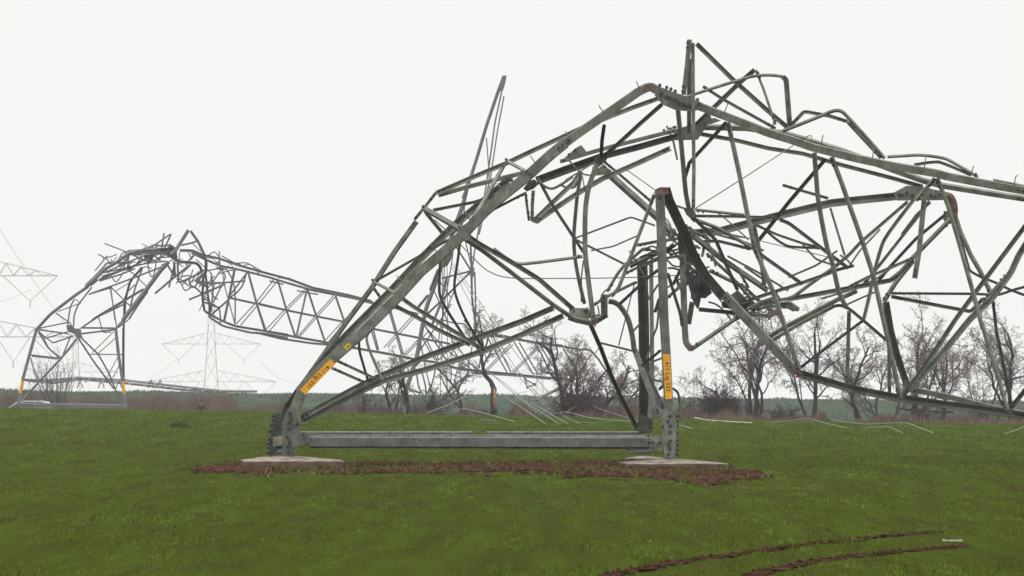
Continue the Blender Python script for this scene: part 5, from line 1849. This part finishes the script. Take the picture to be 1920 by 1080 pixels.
def build_person():
    y = 326.0
    hd = P(377.5, 753.5, y)
    b = Vector((hd.x, y, gz(hd.x, y)))
    t = thing("person", "person in dark clothes standing behind the crest right of the left pylon", "person", b)
    k = (hd.z + .12 - b.z) / 1.75
    J = dict(pel=(0, 0, .95), ch=(0, 0, 1.22), sh=(0, 0, 1.42), nk=(0, 0, 1.50), h0=(0, -.01, 1.56), h1=(0, -.015, 1.66), h2=(0, 0, 1.73),
             hl=(-.1, 0, .90), kl=(-.11, -.03, .50), al=(-.12, .02, .09), tl=(-.13, -.16, .03), hr=(.1, 0, .90), kr=(.12, -.02, .50), ar=(.14, .02, .09), tr=(.15, -.16, .03),
             sl=(-.19, 0, 1.40), el=(-.27, .02, 1.13), wl=(-.26, -.08, .88), pl=(-.26, -.1, .80), sr=(.19, 0, 1.40), er=(.27, .02, 1.13), wr=(.26, -.08, .88), pr=(.26, -.1, .80))
    E = [('pel', 'ch'), ('ch', 'sh'), ('sh', 'nk'), ('nk', 'h0'), ('h0', 'h1'), ('h1', 'h2'), ('pel', 'hl'), ('hl', 'kl'), ('kl', 'al'), ('al', 'tl'), ('pel', 'hr'), ('hr', 'kr'), ('kr', 'ar'), ('ar', 'tr'),
         ('sh', 'sl'), ('sl', 'el'), ('el', 'wl'), ('wl', 'pl'), ('sh', 'sr'), ('sr', 'er'), ('er', 'wr'), ('wr', 'pr')]
    Rr = dict(pel=(.15, .11), ch=(.16, .11), sh=(.13, .09), nk=(.055, .055), h0=(.07, .08), h1=(.078, .095), h2=(.05, .06), hl=(.09, .09), kl=(.062, .062), al=(.045, .045), tl=(.04, .03), hr=(.09, .09), kr=(.062, .062), ar=(.045, .045), tr=(.04, .03),
              sl=(.07, .07), el=(.05, .05), wl=(.035, .03), pl=(.03, .02), sr=(.07, .07), er=(.05, .05), wr=(.035, .03), pr=(.03, .02))
    names = list(J)
    me = bpy.data.meshes.new("body")
    me.from_pydata([b + Vector(J[q]) * k for q in names], [(names.index(a), names.index(c)) for a, c in E], [])
    o = bpy.data.objects.new("body", me)
    COL.objects.link(o)
    sk = o.modifiers.new("skin", 'SKIN')
    for i, q in enumerate(names):
        me.skin_vertices[0].data[i].radius = (Rr[q][0] * k, Rr[q][1] * k)
    me.skin_vertices[0].data[0].use_root = True
    sb = o.modifiers.new("sub", 'SUBSURF'); sb.levels = 1; sb.render_levels = 1
    dg = bpy.context.evaluated_depsgraph_get()
    m2 = bpy.data.meshes.new_from_object(o.evaluated_get(dg))
    o.modifiers.clear()
    o.data = m2
    m2.materials.clear()
    m2.materials.append(M_JACKET)
    m2.materials.append(M_SKIN)
    for p in m2.polygons:
        p.use_smooth = True
        if p.center.z > b.z + 1.47 * k:
            p.material_index = 1
    o.parent = t
    o.matrix_parent_inverse = t.matrix_basis.inverted()
    bm = bmesh.new()
    bmesh.ops.create_uvsphere(bm, u_segments=12, v_segments=8, radius=.115 * k)
    for v in bm.verts:
        if v.co.z < -.01: v.co.z = -.01 + (v.co.z + .01) * .2
        v.co = v.co + b + Vector((0, .02, 1.665)) * k
    mh = bpy.data.meshes.new("hair"); bm.to_mesh(mh); bm.free(); mh.materials.append(M_HAIR)
    h = bpy.data.objects.new("hair", mh); COL.objects.link(h); h.parent = t
    h.matrix_parent_inverse = t.matrix_basis.inverted()


build_person()

M_PAPER = material("white_scrap", (0.42, 0.42, 0.39), 0.8, 0.08, 20)


def build_scrap():
    rng = random.Random(3)
    y = 1.6 * FPX / (1001 - 713)
    x0 = (1785 - 960) / FPX * y
    bm = bmesh.new()
    n = 9
    grid = [[bm.verts.new((x0 - .10 + .21 * i / (n - 1) + rng.uniform(-.004, .004), y + .08 * (j / 3 - .5) + rng.uniform(-.01, .01),
                           gz(x0, y) + .03 + .010 * noise.noise(Vector((i * 0.8, j * 1.1, 4))) + .012 * (j % 2))) for j in range(4)] for i in range(n)]
    for i in range(n - 1):
        for j in range(3):
            bm.faces.new((grid[i][j], grid[i + 1][j], grid[i + 1][j + 1], grid[i][j + 1]))
    bmesh.ops.solidify(bm, geom=bm.faces[:], thickness=.004)
    me = bpy.data.meshes.new("litter_scrap"); bm.to_mesh(me); bm.free(); me.materials.append(M_PAPER)
    o = bpy.data.objects.new("litter_scrap", me); COL.objects.link(o)
    tag(o, "small crumpled white scrap in the crop near the tyre ruts", "litter")


build_scrap()


def weed_tuft():
    rs = np.random.RandomState(5)
    y = 1.6 * FPX / (808 - 713) + 2
    x0 = (335 - 960) / FPX * y
    n = 260
    x = x0 + rs.normal(0, .16, n); yy = y + rs.normal(0, .2, n)
    o = blades("weed_tuft", x, yy, rs.uniform(.08, .24, n), rs.uniform(.03, .06, n), .8, grass_material("dark_weed", (.02, .045, .012), (.035, .075, .02), (.06, .11, .03)), 6)
    del o['kind']
    tag(o, "dark green weed tuft in the field left of the bent leg", "weed")


weed_tuft()

# ------------------------------------------------------------------ the hazy air
hz = MB()
hz.box((0, 760, 3.0), 1300, 1640, 90)
ho = bpy.data.meshes.new("haze")
ho.from_pydata([tuple(v) for v in hz.v], [], hz.f)
hm = bpy.data.materials.new("hazy_air")
hm.use_nodes = True
hn, hl = hm.node_tree.nodes, hm.node_tree.links
hn.clear()
vo = hn.new('ShaderNodeVolumePrincipled')
vo.inputs['Color'].default_value = (0.97, 0.98, 1.0, 1)
vo.inputs['Density'].default_value = 0.00022
vo.inputs['Anisotropy'].default_value = 0.3
mo = hn.new('ShaderNodeOutputMaterial')
hl.new(vo.outputs['Volume'], mo.inputs['Volume'])
ho.materials.append(hm)
hob = bpy.data.objects.new("haze", ho)
COL.objects.link(hob)
tag(hob, "thin pale winter haze over the fields", kind="stuff")
